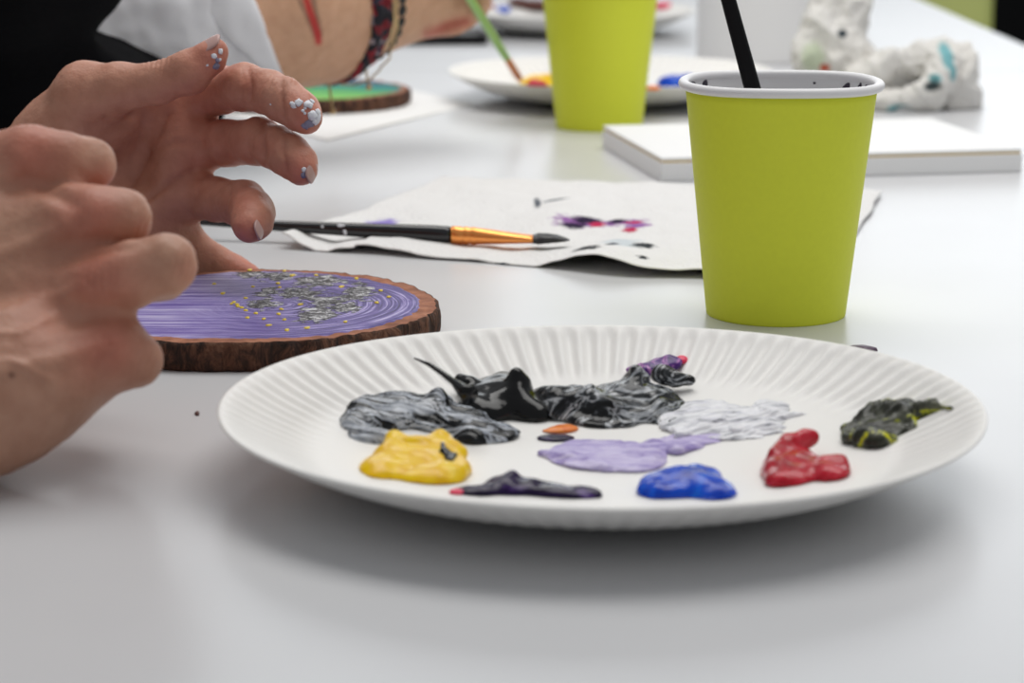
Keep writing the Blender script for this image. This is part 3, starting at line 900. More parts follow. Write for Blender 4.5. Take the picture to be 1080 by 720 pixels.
dab('pink', [('e', 482, 521, 2.6, 2.2, 1.5)], 'small pink paint trace at the left tip of the dark violet dab', namp=.0003, nsc=200, seed=23, h=.0004)
dab('pink', [('e', 719, 380, 2.4, 3, 1.7)], 'tiny bright pink paint spot at the end of the violet streak', namp=.0003, nsc=200, seed=13, h=.0004)
dab('orange', [('e', 597, 452, 4.2, 4, 1.1), ('e', 583, 455, 4, 2.6, .8)], 'small orange paint dash in front of the black mound', namp=.0004, nsc=200, seed=14, h=.0004)
dab('violet', [('e', 590, 462, 5, 3.4, .8), ('e', 578, 464, 4, 2, .5)], 'thin violet paint trace between the orange dash and lavender patch', namp=.0003, nsc=200, seed=15, h=.0004)
dab('black', [('c', [(466, 488, 1.0, 5.8), (469, 495, 1.0, 5.2), (474, 502, .8, 3.9)]), ('c', [(474, 501, .8, 4.2), (481, 496, .6, 5)])], 'thin black paint mark drawn on the yellow blob', namp=.0002, nsc=200, seed=16, h=.0003)

g2 = 'paint blobs on the middle plate'
dab('yellow', [('e', 566, 89, 12, 16, 7), ('e', 580, 89, 11, 15, 8), ('e', 557, 89.5, 7, 9, 4)], 'yellow paint blob on the plate behind the lime cup', .001, .001, 90, PC2, group=g2)
dab('pink', [('e', 562, 91.2, 4.5, 3, 5), ('e', 570, 91.4, 5, 3, 4)], 'red paint streak on the yellow blob of the middle plate', .0009, .0008, 90, PC2, group=g2)
dab('blue', [('e', 712, 89, 13, 14, 7), ('e', 726, 89, 9, 12, 8)], 'blue paint blob right of the farther lime cup', .001, .001, 90, PC2, group=g2)
dab('orange', [('e', 688, 95, 6, 9, 3.5)], 'pale orange paint dab left of the blue blob on the middle plate', .001, .0006, 90, PC2, group=g2)
g3 = 'paint blobs on the farthest plate'
dab('brown', [('e', 563, 6, 18, 16, 7), ('e', 545, 3, 10, 12, 5)], 'dark brown paint blob on the farthest plate', .0012, .0012, 90, PC3, group=g3)
dab('blue', [('e', 530, 10, 8, 12, 4)], 'blue paint dab on the left of the farthest plate', .0012, .001, 90, PC3, group=g3)
dab('red', [('e', 516, 6, 5, 9, 3)], 'red paint dab at the left rim of the farthest plate', .0012, .001, 90, PC3, group=g3)
dab('pink', [('e', 700, 6, 10, 12, 4)], 'pink paint dab at the right of the farthest plate', .0012, .001, 90, PC3, group=g3)

# paint chips and drops on the table
PM['chip'] = paint_mat('violet_chip', [(.3, lin(70, 50, 70)), (.7, lin(120, 100, 120))], (1, 1, 1), 200, .4)
g = G(907, 369); parts = [disc_patch(g + np.array([0, 0, .0003]), (0, 0, 1), .0058, .0044, .0014, 3, (0, 1, 0), 16)]
v, f = merge(parts); o = mesh_obj('paint_drop', v, f, PM['chip'], None); tag(o, 'small dark violet paint drop on the table right of the plate', 'paint drop', 'paint drops on the table')
g = G(208, 437); v, f = disc_patch(g + np.array([0, 0, .0003]), (0, 0, 1), .0009, .0020, .0007, 5, (0, 1, 0), 12)
o = mesh_obj('paint_drop', v, f, PM['brown'], None); tag(o, 'tiny red-brown paint drop on the table left of the plate', 'paint drop', 'paint drops on the table')

# ------------------------------------------------------------------ hands
def pr(px, py, d, rp):
    """joint at a pixel and distance, radius given in photograph pixels"""
    return (P(px, py, d), rp * d / FPX)

def hand_field(palm, fingers, h, kp=.010, kf=.004, kj=.007, extra=None):
    al = [q for c in palm + fingers for q in c]
    lo = np.min([p - r for p, r in al], 0) - .006; hi = np.max([p + r for p, r in al], 0) + .006
    A = Field(lo, hi, h)
    for c in palm: A.chain(c, kp)
    R = A.F.copy()
    for c in fingers:
        B = A.like(); B.chain(c, kf)
        R = np.minimum(R, smin(A.F, B.F, kj))
    A.F = R
    return A

def nail_obj(base, along, nrm, L, Wd, parent, curve=.27):
    """a small curved fingernail plate"""
    along = np.array(along, float); along /= np.linalg.norm(along)
    nrm = np.array(nrm, float); nrm -= along * (nrm @ along); nrm /= np.linalg.norm(nrm)
    side = np.cross(along, nrm); V = []; F = []
    nu, nv = 10, 10
    for lay in (0, 1):
        for i in range(nu + 1):
            for j in range(nv + 1):
                u = i / nu; w = j / nv * 2 - 1
                wid = Wd * .5 * (.12 + .88 * (1 - abs(2 * u - 1) ** 2.6) ** .5)
                x = w * wid
                z = -curve * x * x / (Wd * .5) - .12 * L * (u - .4) ** 2 - lay * .0006
                V.append(base + along * (u - .5) * L + side * x + nrm * z)
    n1 = (nu + 1) * (nv + 1)
    for i in range(nu):
        for j in range(nv):
            a = i * (nv + 1) + j
            F.append((a, a + nv + 1, a + nv + 2, a + 1)); F.append((n1 + a, n1 + a + 1, n1 + a + nv + 2, n1 + a + nv + 1))
    per = [j for j in range(nv)] + [i * (nv + 1) + nv for i in range(nu)] + [nu * (nv + 1) + j for j in range(nv, 0, -1)] + [i * (nv + 1) for i in range(nu, 0, -1)]
    for a, b in zip(per, per[1:] + per[:1]): F.append((a, b, n1 + b, n1 + a))
    return mesh_obj('fingernail', np.array(V), F, M['nail'], parent)

VIEW = np.array([0, -CT, ST])   # roughly towards the viewer's side of the table

def spot(p, x, y, r): return np.exp(-((p[:, 0] - x) ** 2 + (p[:, 1] - y) ** 2) / r ** 2)
def crease(V, Nn, pts, w, depth, facing=True, side=None):
    """press a crease line (photograph pixels) into the skin"""
    d = poly_dist(proj(V), [np.array(p, float) for p in pts])
    f = .55 * np.exp(-(d / w) ** 2) + .45 * np.exp(-(d / (2.2 * w)) ** 2)
    if facing:
        f = f * np.clip((Nn @ VIEW - .22) * 1.6, 0, 1)
    return -depth * f

# ---- left hand (palm towards the camera, thumb up)
DL = 1.0
L_palm = [
    [pr(-190, 240, 1.03, 60), pr(-40, 226, 1.016, 64)],
    [pr(-20, 218, 1.01, 50), pr(80, 140, 1.005, 40), pr(202, 101, 1.004, 28)],
    [pr(-20, 225, 1.012, 46), pr(205, 150, 1.006, 29)],
    [pr(-20, 240, 1.012, 46), pr(196, 202, 1.004, 28)],
    [pr(-20, 246, 1.01, 42), pr(172, 240, 1.002, 27)],
    [pr(28, 190, .99, 40), pr(60, 146, .985, 37), pr(92, 102, .975, 35)],
    [pr(40, 180, .985, 40), pr(110, 130, .988, 26)],
    [pr(100, 112, .985, 24), pr(180, 108, .995, 22)],
    [pr(20, 250, .99, 42), pr(140, 240, .992, 30)],
    [pr(190, 112, .99, 20), pr(195, 155, .99, 20), pr(185, 205, .99, 20)],
]
L_fing = [
    [pr(92, 101, .972, 34), pr(125, 92, .966, 25), pr(165, 88, .962, 21.5), pr(200, 76, .958, 22), pr(222, 60, .957, 16.5), pr(228, 53, .957, 12)],
    [pr(200, 100, 1.0, 28), pr(232, 95, .985, 24), pr(258, 92, .968, 24), pr(282, 97, .957, 22), pr(299, 105, .95, 22.5), pr(316, 117, .945, 20), pr(323, 124, .942, 17)],
    [pr(205, 152, 1.0, 28), pr(240, 151, .983, 23.5), pr(273, 149, .966, 24), pr(292, 156, .955, 22), pr(305, 164, .948, 21.5), pr(315, 173, .943, 19), pr(319, 180, .941, 15)],
    [pr(196, 205, .998, 27), pr(228, 210, .982, 22), pr(257, 215, .966, 23.5), pr(266, 224, .952, 22.5), pr(266, 232, .944, 21), pr(262, 239, .938, 17)],
    [pr(172, 246, .999, 25), pr(200, 262, 1.006, 21), pr(224, 277, 1.008, 19), pr(246, 287, 1.008, 17), pr(262, 292, 1.006, 14)],
]
A = hand_field(L_palm, L_fing, .0009, .012, .0035, .006)
VL, QL = A.mesh(); VL = relax(VL, QL, 1, .4)
NL = vnormals(VL, QL)
disp = np.zeros(len(VL))
for pts, w, dp in (
    ([(112, 127), (122, 129), (136, 121)], 3.0, .0040), ([(96, 132), (112, 127)], 3, .0012),
    ([(176, 122), (160, 155), (138, 200), (132, 215)], 3.0, .0011), ([(205, 178), (180, 192), (150, 214)], 3.0, .0012),
    ([(215, 150), (185, 150), (160, 160)], 3.0, .0006), ([(150, 120), (146, 150), (138, 170)], 3, .0006),
    ([(262, 70), (264, 92), (262, 118)], 2.6, .0016), ([(256, 72), (258, 92), (257, 116)], 2.2, .0006), ([(297, 82), (297, 104), (300, 132)], 2.2, .0012),
    ([(279, 126), (277, 150), (279, 176)], 2.6, .0017), ([(302, 140), (298, 160), (303, 184)], 2.2, .0010), ([(235, 128), (236, 150), (235, 180)], 3, .0007),
    ([(243, 192), (240, 212), (238, 234)], 2.6, .0013), ([(213, 190), (206, 208), (202, 226)], 3, .0009), ([(232, 74), (228, 95), (226, 120)], 3, .0006),
    ([(225, 270), (222, 285)], 3, .0006)):
    disp += crease(VL, NL, pts, w, dp)
px = proj(VL)
# wrinkles over the bent thumb joint and finger knuckles
wr = .00035 * np.sin(px[:, 0] * 1.25 + .3 * px[:, 1]) * np.exp(-(((px[:, 0] - 168) / 16) ** 2 + ((px[:, 1] - 68) / 9) ** 2))
fw = .0003 * np.sin((px[:, 0] * .86 + px[:, 1] * .5) * 1.3) * np.exp(-(((px[:, 0] - 300) / 22) ** 2 + ((px[:, 1] - 92) / 14) ** 2))
disp += wr + fw * np.clip((NL @ VIEW) * 2, 0, 1)
disp += .0003 * nz(VL, 160, 3, 3)
VL = VL + NL * disp[:, None]
SK0 = np.array(lin(198, 144, 121)); SK1 = np.array(lin(202, 112, 98)); SK2 = np.array(lin(208, 162, 140)); SKD = np.array(lin(160, 100, 80))
def spot(p, x, y, r): return np.exp(-((p[:, 0] - x) ** 2 + (p[:, 1] - y) ** 2) / r ** 2)
def mixc(c, t, b): return c * (1 - t[:, None]) + b * t[:, None]
cl = np.tile(SK0, (len(VL), 1))
red = np.zeros(len(VL))
for x, y, r, a in ((325, 118, 26, .6), (318, 182, 22, .6), (262, 242, 22, .6), (225, 62, 26, .5), (262, 92, 20, .35), (278, 150, 20, .35), (230, 130, 60, .35), (255, 212, 24, .4), (215, 180, 40, .3), (262, 288, 26, .5)):
    red = np.maximum(red, a * spot(px, x, y, r))
cl = mixc(cl, red, SK1)
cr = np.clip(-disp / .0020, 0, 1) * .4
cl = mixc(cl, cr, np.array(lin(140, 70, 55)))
cl = mixc(cl, .25 * np.clip(nz(VL, 60, 8, 3), 0, 1), SK2)

# ---- right hand (back of a loosely closed hand, nearer the camera)
R_palm = [
    [pr(-430, 345, .78, 92), pr(-230, 366, .76, 90)],
    [pr(-210, 345, .765, 75), pr(-60, 205, .752, 62), pr(32, 173, .744, 38)],
    [pr(-220, 370, .752, 82), pr(-60, 285, .738, 64), pr(80, 236, .729, 40)],
    [pr(-220, 385, .748, 82), pr(-60, 330, .732, 64), pr(96, 303, .720, 40)],
    [pr(-220, 395, .742, 80), pr(-60, 392, .732, 64), pr(104, 364, .718, 38)],
    [pr(-140, 412, .715, 84), pr(-20, 420, .704, 72), pr(30, 402, .708, 58), pr(84, 380, .716, 42)],
]
R_fing = [
    [pr(32, 173, .742, 39), pr(66, 172, .740, 32), pr(93, 174, .745, 27), pr(84, 182, .766, 25), pr(62, 192, .778, 24), pr(36, 200, .782, 20)],
    [pr(80, 236, .727, 39), pr(108, 230, .724, 32), pr(128, 231, .726, 30), pr(118, 240, .748, 27), pr(95, 250, .762, 25), pr(66, 254, .768, 20)],
    [pr(96, 303, .718, 39), pr(142, 288, .712, 33), pr(175, 279, .712, 31), pr(170, 288, .735, 28), pr(140, 298, .752, 26), pr(105, 302, .758, 20)],
    [pr(104, 364, .716, 38), pr(126, 372, .714, 30), pr(143, 379, .716, 27), pr(136, 384, .736, 24), pr(112, 384, .75, 22), pr(84, 380, .756, 18)],
    [pr(-150, 330, .80, 50), pr(-50, 262, .808, 44), pr(30, 232, .806, 34), pr(76, 226, .800, 29), pr(104, 232, .794, 24)],
]
A = hand_field(R_palm, R_fing, .0010, .014, .003, .005)
VR, QR = A.mesh(); VR = relax(VR, QR, 1, .4)
NR = vnormals(VR, QR)
px = proj(VR)
face = np.clip((NR @ VIEW) * 2, 0, 1)
disp = np.zeros(len(VR))
def bumpy(x, y, rx, ry, a, ang=0.0):
    c, s_ = math.cos(ang), math.sin(ang)
    u = (px[:, 0] - x) * c + (px[:, 1] - y) * s_; w = -(px[:, 0] - x) * s_ + (px[:, 1] - y) * c
    return a * np.exp(-((u / rx) ** 2 + (w / ry) ** 2)) * face
for q in ((38, 158, 30, 20, .0016), (88, 226, 26, 20, .0022), (104, 296, 26, 20, .0022), (116, 364, 24, 18, .0020)): disp += bumpy(*q)
for q in ((60, 205, 34, 10, -.0022, .55), (80, 268, 40, 12, -.0024, -.25), (86, 334, 40, 12, -.0024, -.2)): disp += bumpy(*q)
# tendons running from the knuckles to the wrist
for pts, a in (([(70, 240), (0, 270), (-120, 320)], .0013), ([(88, 305), (0, 330), (-120, 362)], .0013), ([(25, 172), (-50, 215), (-130, 290)], .0011), ([(100, 368), (0, 392), (-120, 410)], .0010)):
    disp += a * np.exp(-(poly_dist(px, [np.array(p, float) for p in pts]) / 9) ** 2) * face
for pts in ([(60, 330), (20, 352), (-40, 350)], [(50, 400), (10, 380), (-30, 384)]):
    disp += .0007 * np.exp(-(poly_dist(px, [np.array(p, float) for p in pts]) / 4) ** 2) * face
for pts, w, dp in (([(122, 262), (140, 258), (155, 250)], 4, .0012), ([(84, 182), (92, 192), (104, 196)], 4, .0010)):
    disp += crease(VR, NR, pts, w, dp)
for (x, y, ax_) in ((88, 226, .1), (104, 296, .0), (114, 366, .1), (150, 232, .3), (186, 276, .2), (150, 378, .2)):
    u_ = (px[:, 0] - x) * math.cos(ax_) + (px[:, 1] - y) * math.sin(ax_)
    disp += .00032 * np.sin(u_ * .9 + 2.5 * nz(VR, 110, 21, 2)) * spot(px, x, y, 15) * face
disp += .00035 * nz(VR, 140, 5, 3)
VR = VR + NR * disp[:, None]
cr_ = np.tile(np.array(lin(188, 144, 121)), (len(VR), 1))
red = np.zeros(len(VR))
for x, y, r, a in ((34, 158, 46, .7), (92, 224, 42, .75), (106, 294, 44, .75), (112, 366, 44, .75), (112, 186, 18, .5), (150, 238, 18, .3), (200, 285, 20, .3), (60, 330, 60, .35)):
    red = np.maximum(red, a * spot(px, x, y, r))
cr_ = mixc(cr_, red * .8, np.array(lin(194, 100, 84)))
cr_ = mixc(cr_, .5 * spot(px, 70, 262, 34), np.array(lin(170, 112, 92)))
cr_ = mixc(cr_, .9 * spot(px, 12, 396, 3), np.array(lin(80, 40, 28)))
cr_ = mixc(cr_, .3 * np.clip(nz(VR, 60, 9, 3), 0, 1), SK2)

VL[:, 2] = np.maximum(VL[:, 2], .0004); VR[:, 2] = np.maximum(VR[:, 2], .0004)
V = np.concatenate([VL, VR]); Q = np.concatenate([QL, QR + len(VL)])
ORG = np.array([-.62, .92, -.3])
person = mesh_obj('person', V, Q, M['skin'], None, origin=ORG)
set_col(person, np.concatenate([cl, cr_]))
tag(person, 'person at the left edge, both bare hands held over the violet wood slice', 'person')
# nails, seated on the skin
NL2 = vnormals(VL, QL)
def nail_on(ref, want, along, L, Wd):
    want = np.array(want, float); want /= np.linalg.norm(want)
    ok = NL2 @ want > .9
    i_ = np.where(ok)[0][np.argmin(np.linalg.norm(VL[ok] - ref, axis=1))]
    near = np.linalg.norm(VL - VL[i_], axis=1) < .004
    nn_ = NL2[near].mean(0); nn_ /= np.linalg.norm(nn_)
    return nail_obj(VL[i_] + nn_ * .0001, along, nn_, L, Wd, person, .28)
nail_on(P(219, 49, .955), (-.35, -.35, .86), P(232, 44, .957) - P(205, 60, .958), .0120, .0100)
nail_on(P(327, 180, .937), (.80, -.30, -.35), P(318, 194, .938) - P(328, 172, .943), .0085, .0075)
nail_on(P(276, 240, .935), (.80, -.55, .10), P(262, 258, .93) - P(274, 226, .945), .0100, .0078)
# paint crust on finger tips
def lump(center, r, seed, squash=.6):
    bm = bmesh.new(); bmesh.ops.create_icosphere(bm, subdivisions=2, radius=r)
    for v in bm.verts:
        k_ = 1 + .35 * mnoise.noise(v.co * (1.2 / r) + Vector((seed, 0, 0)))
        v.co *= k_
    vs = np.array([v.co[:] for v in bm.verts]) + center; fs = [tuple(w.index for w in f.verts) for f in bm.faces]; bm.free()
    return vs, fs
def on_skin(px_, py_, V, Nn):
    q = proj(V); d = (q[:, 0] - px_) ** 2 + (q[:, 1] - py_) ** 2 + np.where((Nn @ VIEW) > .05, 0, 1e6)
    c = np.argsort(d)[:12]; c = c[np.argmin(V[c][:, 1])]
    return V[c], Nn[c]
NL2 = vnormals(VL, QL)
def flake(a, b_, r, seed, mt, lab, sink):
    p, n_ = on_skin(a, b_, VL, NL2)
    v, f = lump(np.zeros(3), r, seed)
    v = v + (np.array([mnoise.noise_vector(Vector(q * (1.6 / r)) + Vector((seed, 1, 2))) for q in v]) * r * .45)
    v = v - np.outer(v @ n_, n_) * .68
    o = mesh_obj('paint_flake', v + p + n_ * r * sink, f, mt, person); o['label'] = lab
for i, (a, b_, r) in enumerate(((309, 109, .0011), (314, 106, .0017), (318, 114, .0007), (322, 112, .0006), (326, 108, .0019), (330, 105, .0011), (331, 119, .0019), (336, 117, .0017), (337, 124, .0016), (332, 125, .0013), (334, 130, .0016), (306, 108, .0008), (322, 117, .0006), (229, 58, .0011), (235, 54, .0012), (218, 70, .0005), (283, 110, .0004), (234, 61, .0007), (324, 178, .0010))):
    flake(a, b_, r, i, M['white_paint'], 'white dried paint flake', .1)
for i, (a, b_, r) in enumerate(((329, 132, .0018), (324, 135, .0015), (333, 130, .0013), (229, 71, .0016), (231, 66, .0010), (322, 187, .0014))):
    flake(a, b_, r, i + 50, M['grey_paint'], 'grey violet dried paint flake', 0.0)

# the person's black sweater, sleeves reaching to both wrists
def cloth_obj(F, m, parent, amp=.004, sc=18, name='sweater', seed=1):
    V, Q = F.mesh(); Nn = vnormals(V, Q)
    V = V + Nn * (amp * nz(V, sc, seed, 3))[:, None]
    return mesh_obj(name, V, Q, m, parent)
F = Field((-1.08, .45, -.50), (-.17, 1.35, .42), .006)
F.chain([(np.array([-.82, .9, -.30]), .15), (np.array([-.84, .9, .1]), .16), (np.array([-.84, .9, .25]), .10)], .05)
lw = P(-48, 222, 1.02); rw = P(-330, 335, .77)
F.chain([(np.array([-.74, 1.06, .26]), .07), (np.array([-.56, 1.16, .075]), .052), (lw, .030)], .03)
F.chain([(np.array([-.74, .74, .26]), .07), (np.array([-.56, .66, .08]), .055), (rw, .034)], .03)
cloth_obj(F, M['black_cloth'], person)

# ------------------------------------------------------------------ far person's arm, sleeve, bracelets
FA = [pr(120, 0, 1.305, 70), pr(225, 2, 1.34, 80), pr(285, 4, 1.36, 86), pr(335, 2, 1.385, 80), pr(372, -6, 1.40, 62), pr(405, -10, 1.415, 54)]
far_palm = [FA, [pr(400, -18, 1.415, 52), pr(462, -30, 1.44, 52)], [pr(405, -8, 1.413, 50), pr(470, -8, 1.435, 40)], [pr(410, -45, 1.42, 45), pr(465, -60, 1.45, 40)]]
far_f = [
    [pr(468, -62, 1.45, 22), pr(505, -70, 1.44, 18), pr(520, -45, 1.43, 16), pr(508, -22, 1.425, 14)],
    [pr(472, -42, 1.446, 23), pr(508, -46, 1.435, 18), pr(515, -20, 1.425, 16), pr(498, -5, 1.42, 14)],
    [pr(474, -22, 1.44, 23), pr(500, -18, 1.43, 20), pr(498, 4, 1.425, 17), pr(478, 12, 1.43, 14)],
    [pr(470, -4, 1.435, 26), pr(486, 5, 1.428, 23), pr(478, 18, 1.425, 17), pr(460, 20, 1.43, 14)],
    [pr(425, -50, 1.40, 28), pr(470, -60, 1.40, 22), pr(500, -30, 1.41, 18), pr(508, -8, 1.415, 14)],
]
A = hand_field(far_palm, far_f, .0016, .015, .004, .008)
VF, QF = A.mesh(); VF = relax(VF, QF, 1, .4); NF = vnormals(VF, QF)
px = proj(VF)
VF = VF + NF * (.0004 * nz(VF, 90, 4, 3) + crease(VF, NF, [(452, 36), (470, 28), (490, 22)], 4, .003))[:, None]
cf = np.tile(np.array(lin(218, 174, 142)), (len(VF), 1))
cf = mixc(cf, .7 * np.exp(-(poly_dist(px, [np.array((452., 36.)), np.array((470., 30.)), np.array((492., 24.))]) / 7) ** 2), np.array(lin(190, 80, 70)))
front = (NF @ VIEW > 0).astype(float)
# red tattooed stroke with dark outline on the forearm
dt = poly_dist(px, [np.array((322., -4.)), np.array((328., 15.)), np.array((335., 36.)), np.array((336., 44.))])
cf = mixc(cf, .8 * np.exp(-((dt - 7 + .12 * (px[:, 1])) / 2.4) ** 2) * front * (px[:, 1] < 40), np.array(lin(120, 85, 70)))
cf = mixc(cf, .95 * np.clip(1.6 - dt / 3.2, 0, 1) * front, np.array(lin(200, 40, 44)))
far = mesh_obj('person', VF, QF, M['skin'], None, origin=np.array([-.62, 1.45, -.3]))
set_col(far, cf)
tag(far, 'person behind, forearm in white cuff and black sleeve, reaching over a plate with a brush', 'person')
# white cuff and black sleeve
F = Field(P(20, 140, 1.30) - np.array([.03, .15, .05]), P(330, -110, 1.42) + np.array([.03, .12, .08]), .002)
F.chain([pr(40, 2, 1.28, 104), pr(180, 0, 1.325, 102), pr(250, 2, 1.35, 97), pr(300, 4, 1.365, 93)], .004)
G1 = P(262, -4, 1.30); G2 = P(300, 84, 1.30)
def cut(F, a, b, thru, keep_left=True):
    """trim a field with the plane through a, b and the direction thru"""
    n_ = np.cross(b - a, thru); n_ /= np.linalg.norm(n_)
    if (n_[0] > 0) != keep_left: n_ = -n_
    ax = [F.lo[i] + F.h * np.arange(F.n[i]) for i in range(3)]
    X = np.meshgrid(*ax, indexing='ij')
    d = sum((X[i] - a[i]) * n_[i] for i in range(3)).astype(np.float32)
    F.F = -smin(-F.F, -d, .004)
cut(F, G1, G2, np.array([-.22, 1.0, .05]))
cloth_obj(F, M['white_cloth'], far, .0045, 26, 'shirt_cuff', 2)
F = Field(P(20, 140, 1.27) - np.array([.03, .15, .05]), P(330, -110, 1.42) + np.array([.03, .14, .08]), .002)
F.chain([pr(200, 0, 1.33, 105), pr(262, 2, 1.353, 100), pr(305, 4, 1.366, 97)], .004)
cut(F, G1 + np.array([.002, 0, 0]), G2 + np.array([.002, 0, 0]), np.array([-.22, 1.0, .05]))
cut(F, P(192, -4, 1.30), P(288, 90, 1.30), np.array([-.22, 1.0, .05]), False)
cloth_obj(F, M['white_cloth'], far, .003, 26, 'cuff_band', 5)
F = Field((-1.04, 1.0, -.50), (-.16, 1.75, .46), .005)
F.chain([(np.array([-.82, 1.5, -.30]), .14), (np.array([-.82, 1.5, .1]), .15), (np.array([-.80, 1.5, .28]), .1)], .05)
F.chain([(np.array([-.74, 1.42, .24]), .075), (np.array([-.44, 1.31, .10]), .07), pr(60, 40, 1.27, 122), pr(120, 44, 1.29, 112), pr(190, 30, 1.32, 105)], .03)
cut(F, P(36, 16, 1.20), P(112, 70, 1.20), np.array([-.75, 1.0, .62]))
F.chain([(np.array([-.52, 1.36, .20]), .075), pr(-60, -40, 1.21, 90), pr(20, -42, 1.20, 84), pr(66, -50, 1.20, 74)], .02)
cloth_obj(F, M['black_cloth'], far, .003, 20, 'jacket', 3)

# bracelets
def ring_pts(c, axis, r, n, squash=1.0, wob=0.0, seed=0):
    axis = np.array(axis, float); axis /= np.linalg.norm(axis)
    u = np.cross(axis, (0, 0, 1)); u /= np.linalg.norm(u); w = np.cross(u, axis)
    return [c + u * r * math.cos(2 * PI * i / n) + w * r * squash * math.sin(2 * PI * i / n) + axis * wob * mnoise.noise(Vector((i * .35, seed, 0))) for i in range(n)]
def closed_tube(pts, r, n=10, twist=0.0, lob=0):
    vs, fs = [], []; m = len(pts)
    c = np.mean(pts, 0)
    for i, p in enumerate(pts):
        t = pts[(i + 1) % m] - pts[i - 1]; t /= np.linalg.norm(t)
        o = p - c; o /= np.linalg.norm(o); w = np.cross(t, o)
        for j in range(n):
            a = 2 * PI * j / n
            rr = r * (1 + (.22 * math.cos(lob * a + twist * i) if lob else 0))
            vs.append(p + rr * (o * math.cos(a) + w * math.sin(a)))
    for i in range(m):
        for j in range(n):
            k2 = (j + 1) % n; i2 = (i + 1) % m
            fs.append((i * n + j, i2 * n + j, i2 * n + k2, i * n + k2))
    return np.array(vs), fs
AX = P(405, -10, 1.415) - P(335, 2, 1.385)
AX = AX / np.linalg.norm(AX); AX = AX + np.array([0, .22, 0])
def red_cord():
    m, nt, b = new_mat('red_navy_cord'); k = N(nt); co = k.coord()
    f = k.voro(co, 190, 'F1', 'Color')
    sx = k.n('ShaderNodeSeparateColor'); k.l(f, sx.inputs[0])
    k.l(k.ramp(sx.outputs[0], [(0, lin(24, 22, 34)), (.30, lin(150, 22, 40)), (.56, lin(52, 52, 70)), (.72, lin(160, 150, 160)), (.82, lin(120, 16, 30))], 'CONSTANT'), b.inputs['Base Color'])
    b.inputs['Roughness'].default_value = .7
    return m
M['cord'] = red_cord()
M['bead'] = plain('black_bead', (.012, .012, .014), .3)
M['red_string'] = plain('red_string', lin(150, 60, 50), .8)
gB = 'bracelets on the far wrist'
c = P(347, 0, 1.388); rr = 82 * 1.388 / FPX
b1 = empty('bracelet', c, 'wide red and navy woven bracelet nearest the white cuff', 'bracelet', gB)
for k_, (off, ra) in enumerate(((-.0055, .0036), (.0, .0042), (.0055, .0036))):
    v, f = closed_tube(ring_pts(c + AX * off, AX, rr * (1 - .05 * k_), 120, 1, .002, k_), ra, 12, .7, 4)
    mesh_obj('woven_cord', v, f, M['cord'], b1)
c = P(374, -5, 1.40); rr = 66 * 1.40 / FPX
b2 = empty('bracelet', c, 'black beaded bracelet on the wrist beside the red one', 'bracelet', gB)
bm = bmesh.new(); bmesh.ops.create_uvsphere(bm, u_segments=14, v_segments=9, radius=.0042)
bme = bpy.data.meshes.new('bead'); bm.to_mesh(bme); bm.free(); bme.materials.append(M['bead'])
bme.polygons.foreach_set('use_smooth', [True] * len(bme.polygons))
nb = 34
for i, p in enumerate(ring_pts(c, AX, rr, nb)):
    o = bpy.data.objects.new('bead', bme); link(o, b2); o.location = Vector(p - c)
v, f = closed_tube(ring_pts(c - AX * .006, AX, rr * 1.04, 120, 1, .001, 4), .0026, 10, .7, 3); mesh_obj('cord', v, f, M['gold'], b2)
c = P(410, -10, 1.417); rr = 55.5 * 1.417 / FPX
v, f = closed_tube(ring_pts(c, AX, rr, 90, 1, .002, 9), .0011, 8); o = mesh_obj('bracelet', v, f, M['red_string'], None); tag(o, 'thin red string bracelet closest to the hand', 'bracelet', gB)
# loose gold chain with hanging charms
c = P(358, 6, 1.393); rr = 84 * 1.393 / FPX
b3 = empty('bracelet', c, 'loose thin gold chain bracelet with hanging charms', 'bracelet', gB)
v, f = closed_tube(ring_pts(c, AX, rr, 120, 1, .003, 12), .0006, 8); mesh_obj('chain', v, f, M['gold'], b3)
for (x0, y0, x1, y1) in ((347, 88, 351, 118), (384, 62, 389, 92)):
    a_, e_ = P(x0, y0, 1.385), P(x1, y1, 1.385)
    parts = [lump(lerp(a_, e_, t), .0008, int(t * 20)) for t in np.linspace(0, .85, 11)] + [lump(e_, .0019, 9)]
    v, f = merge(parts); mesh_obj('charm', v, f, M['gold'], b3)
# brush held by the far hand
tip = PLp(549, 91, PC2) + np.array([0, 0, .0040]); hold = P(505, 14, 1.415)
fb = empty('paint_brush', tip, 'pale green brush with orange tip held by the far hand over the middle plate', 'brush')
M['pale_green'] = plain('pale_green_handle', lin(150, 195, 105), .4); M['orange_tip'] = plain('orange_tip', lin(225, 140, 95), .5)
dv = hold - tip
v, f = tube([tip + dv * t for t in (.36, .38, .6, 1.0, 1.5, 1.9)], [.0022, .0025, .0028, .0028, .0024, .0014], 14); mesh_obj('handle', v, f, M['pale_green'], fb)
v, f = tube([tip + dv * t for t in (.10, .2, .36)], [.0026, .0024, .0022], 14); mesh_obj('ferrule', v, f, M['orange_tip'], fb)
v, f = tube([tip + dv * t for t in (.0, .04, .10)], [.0006, .0022, .0026], 14); mesh_obj('bristles', v, f, M['orange_tip'], fb)

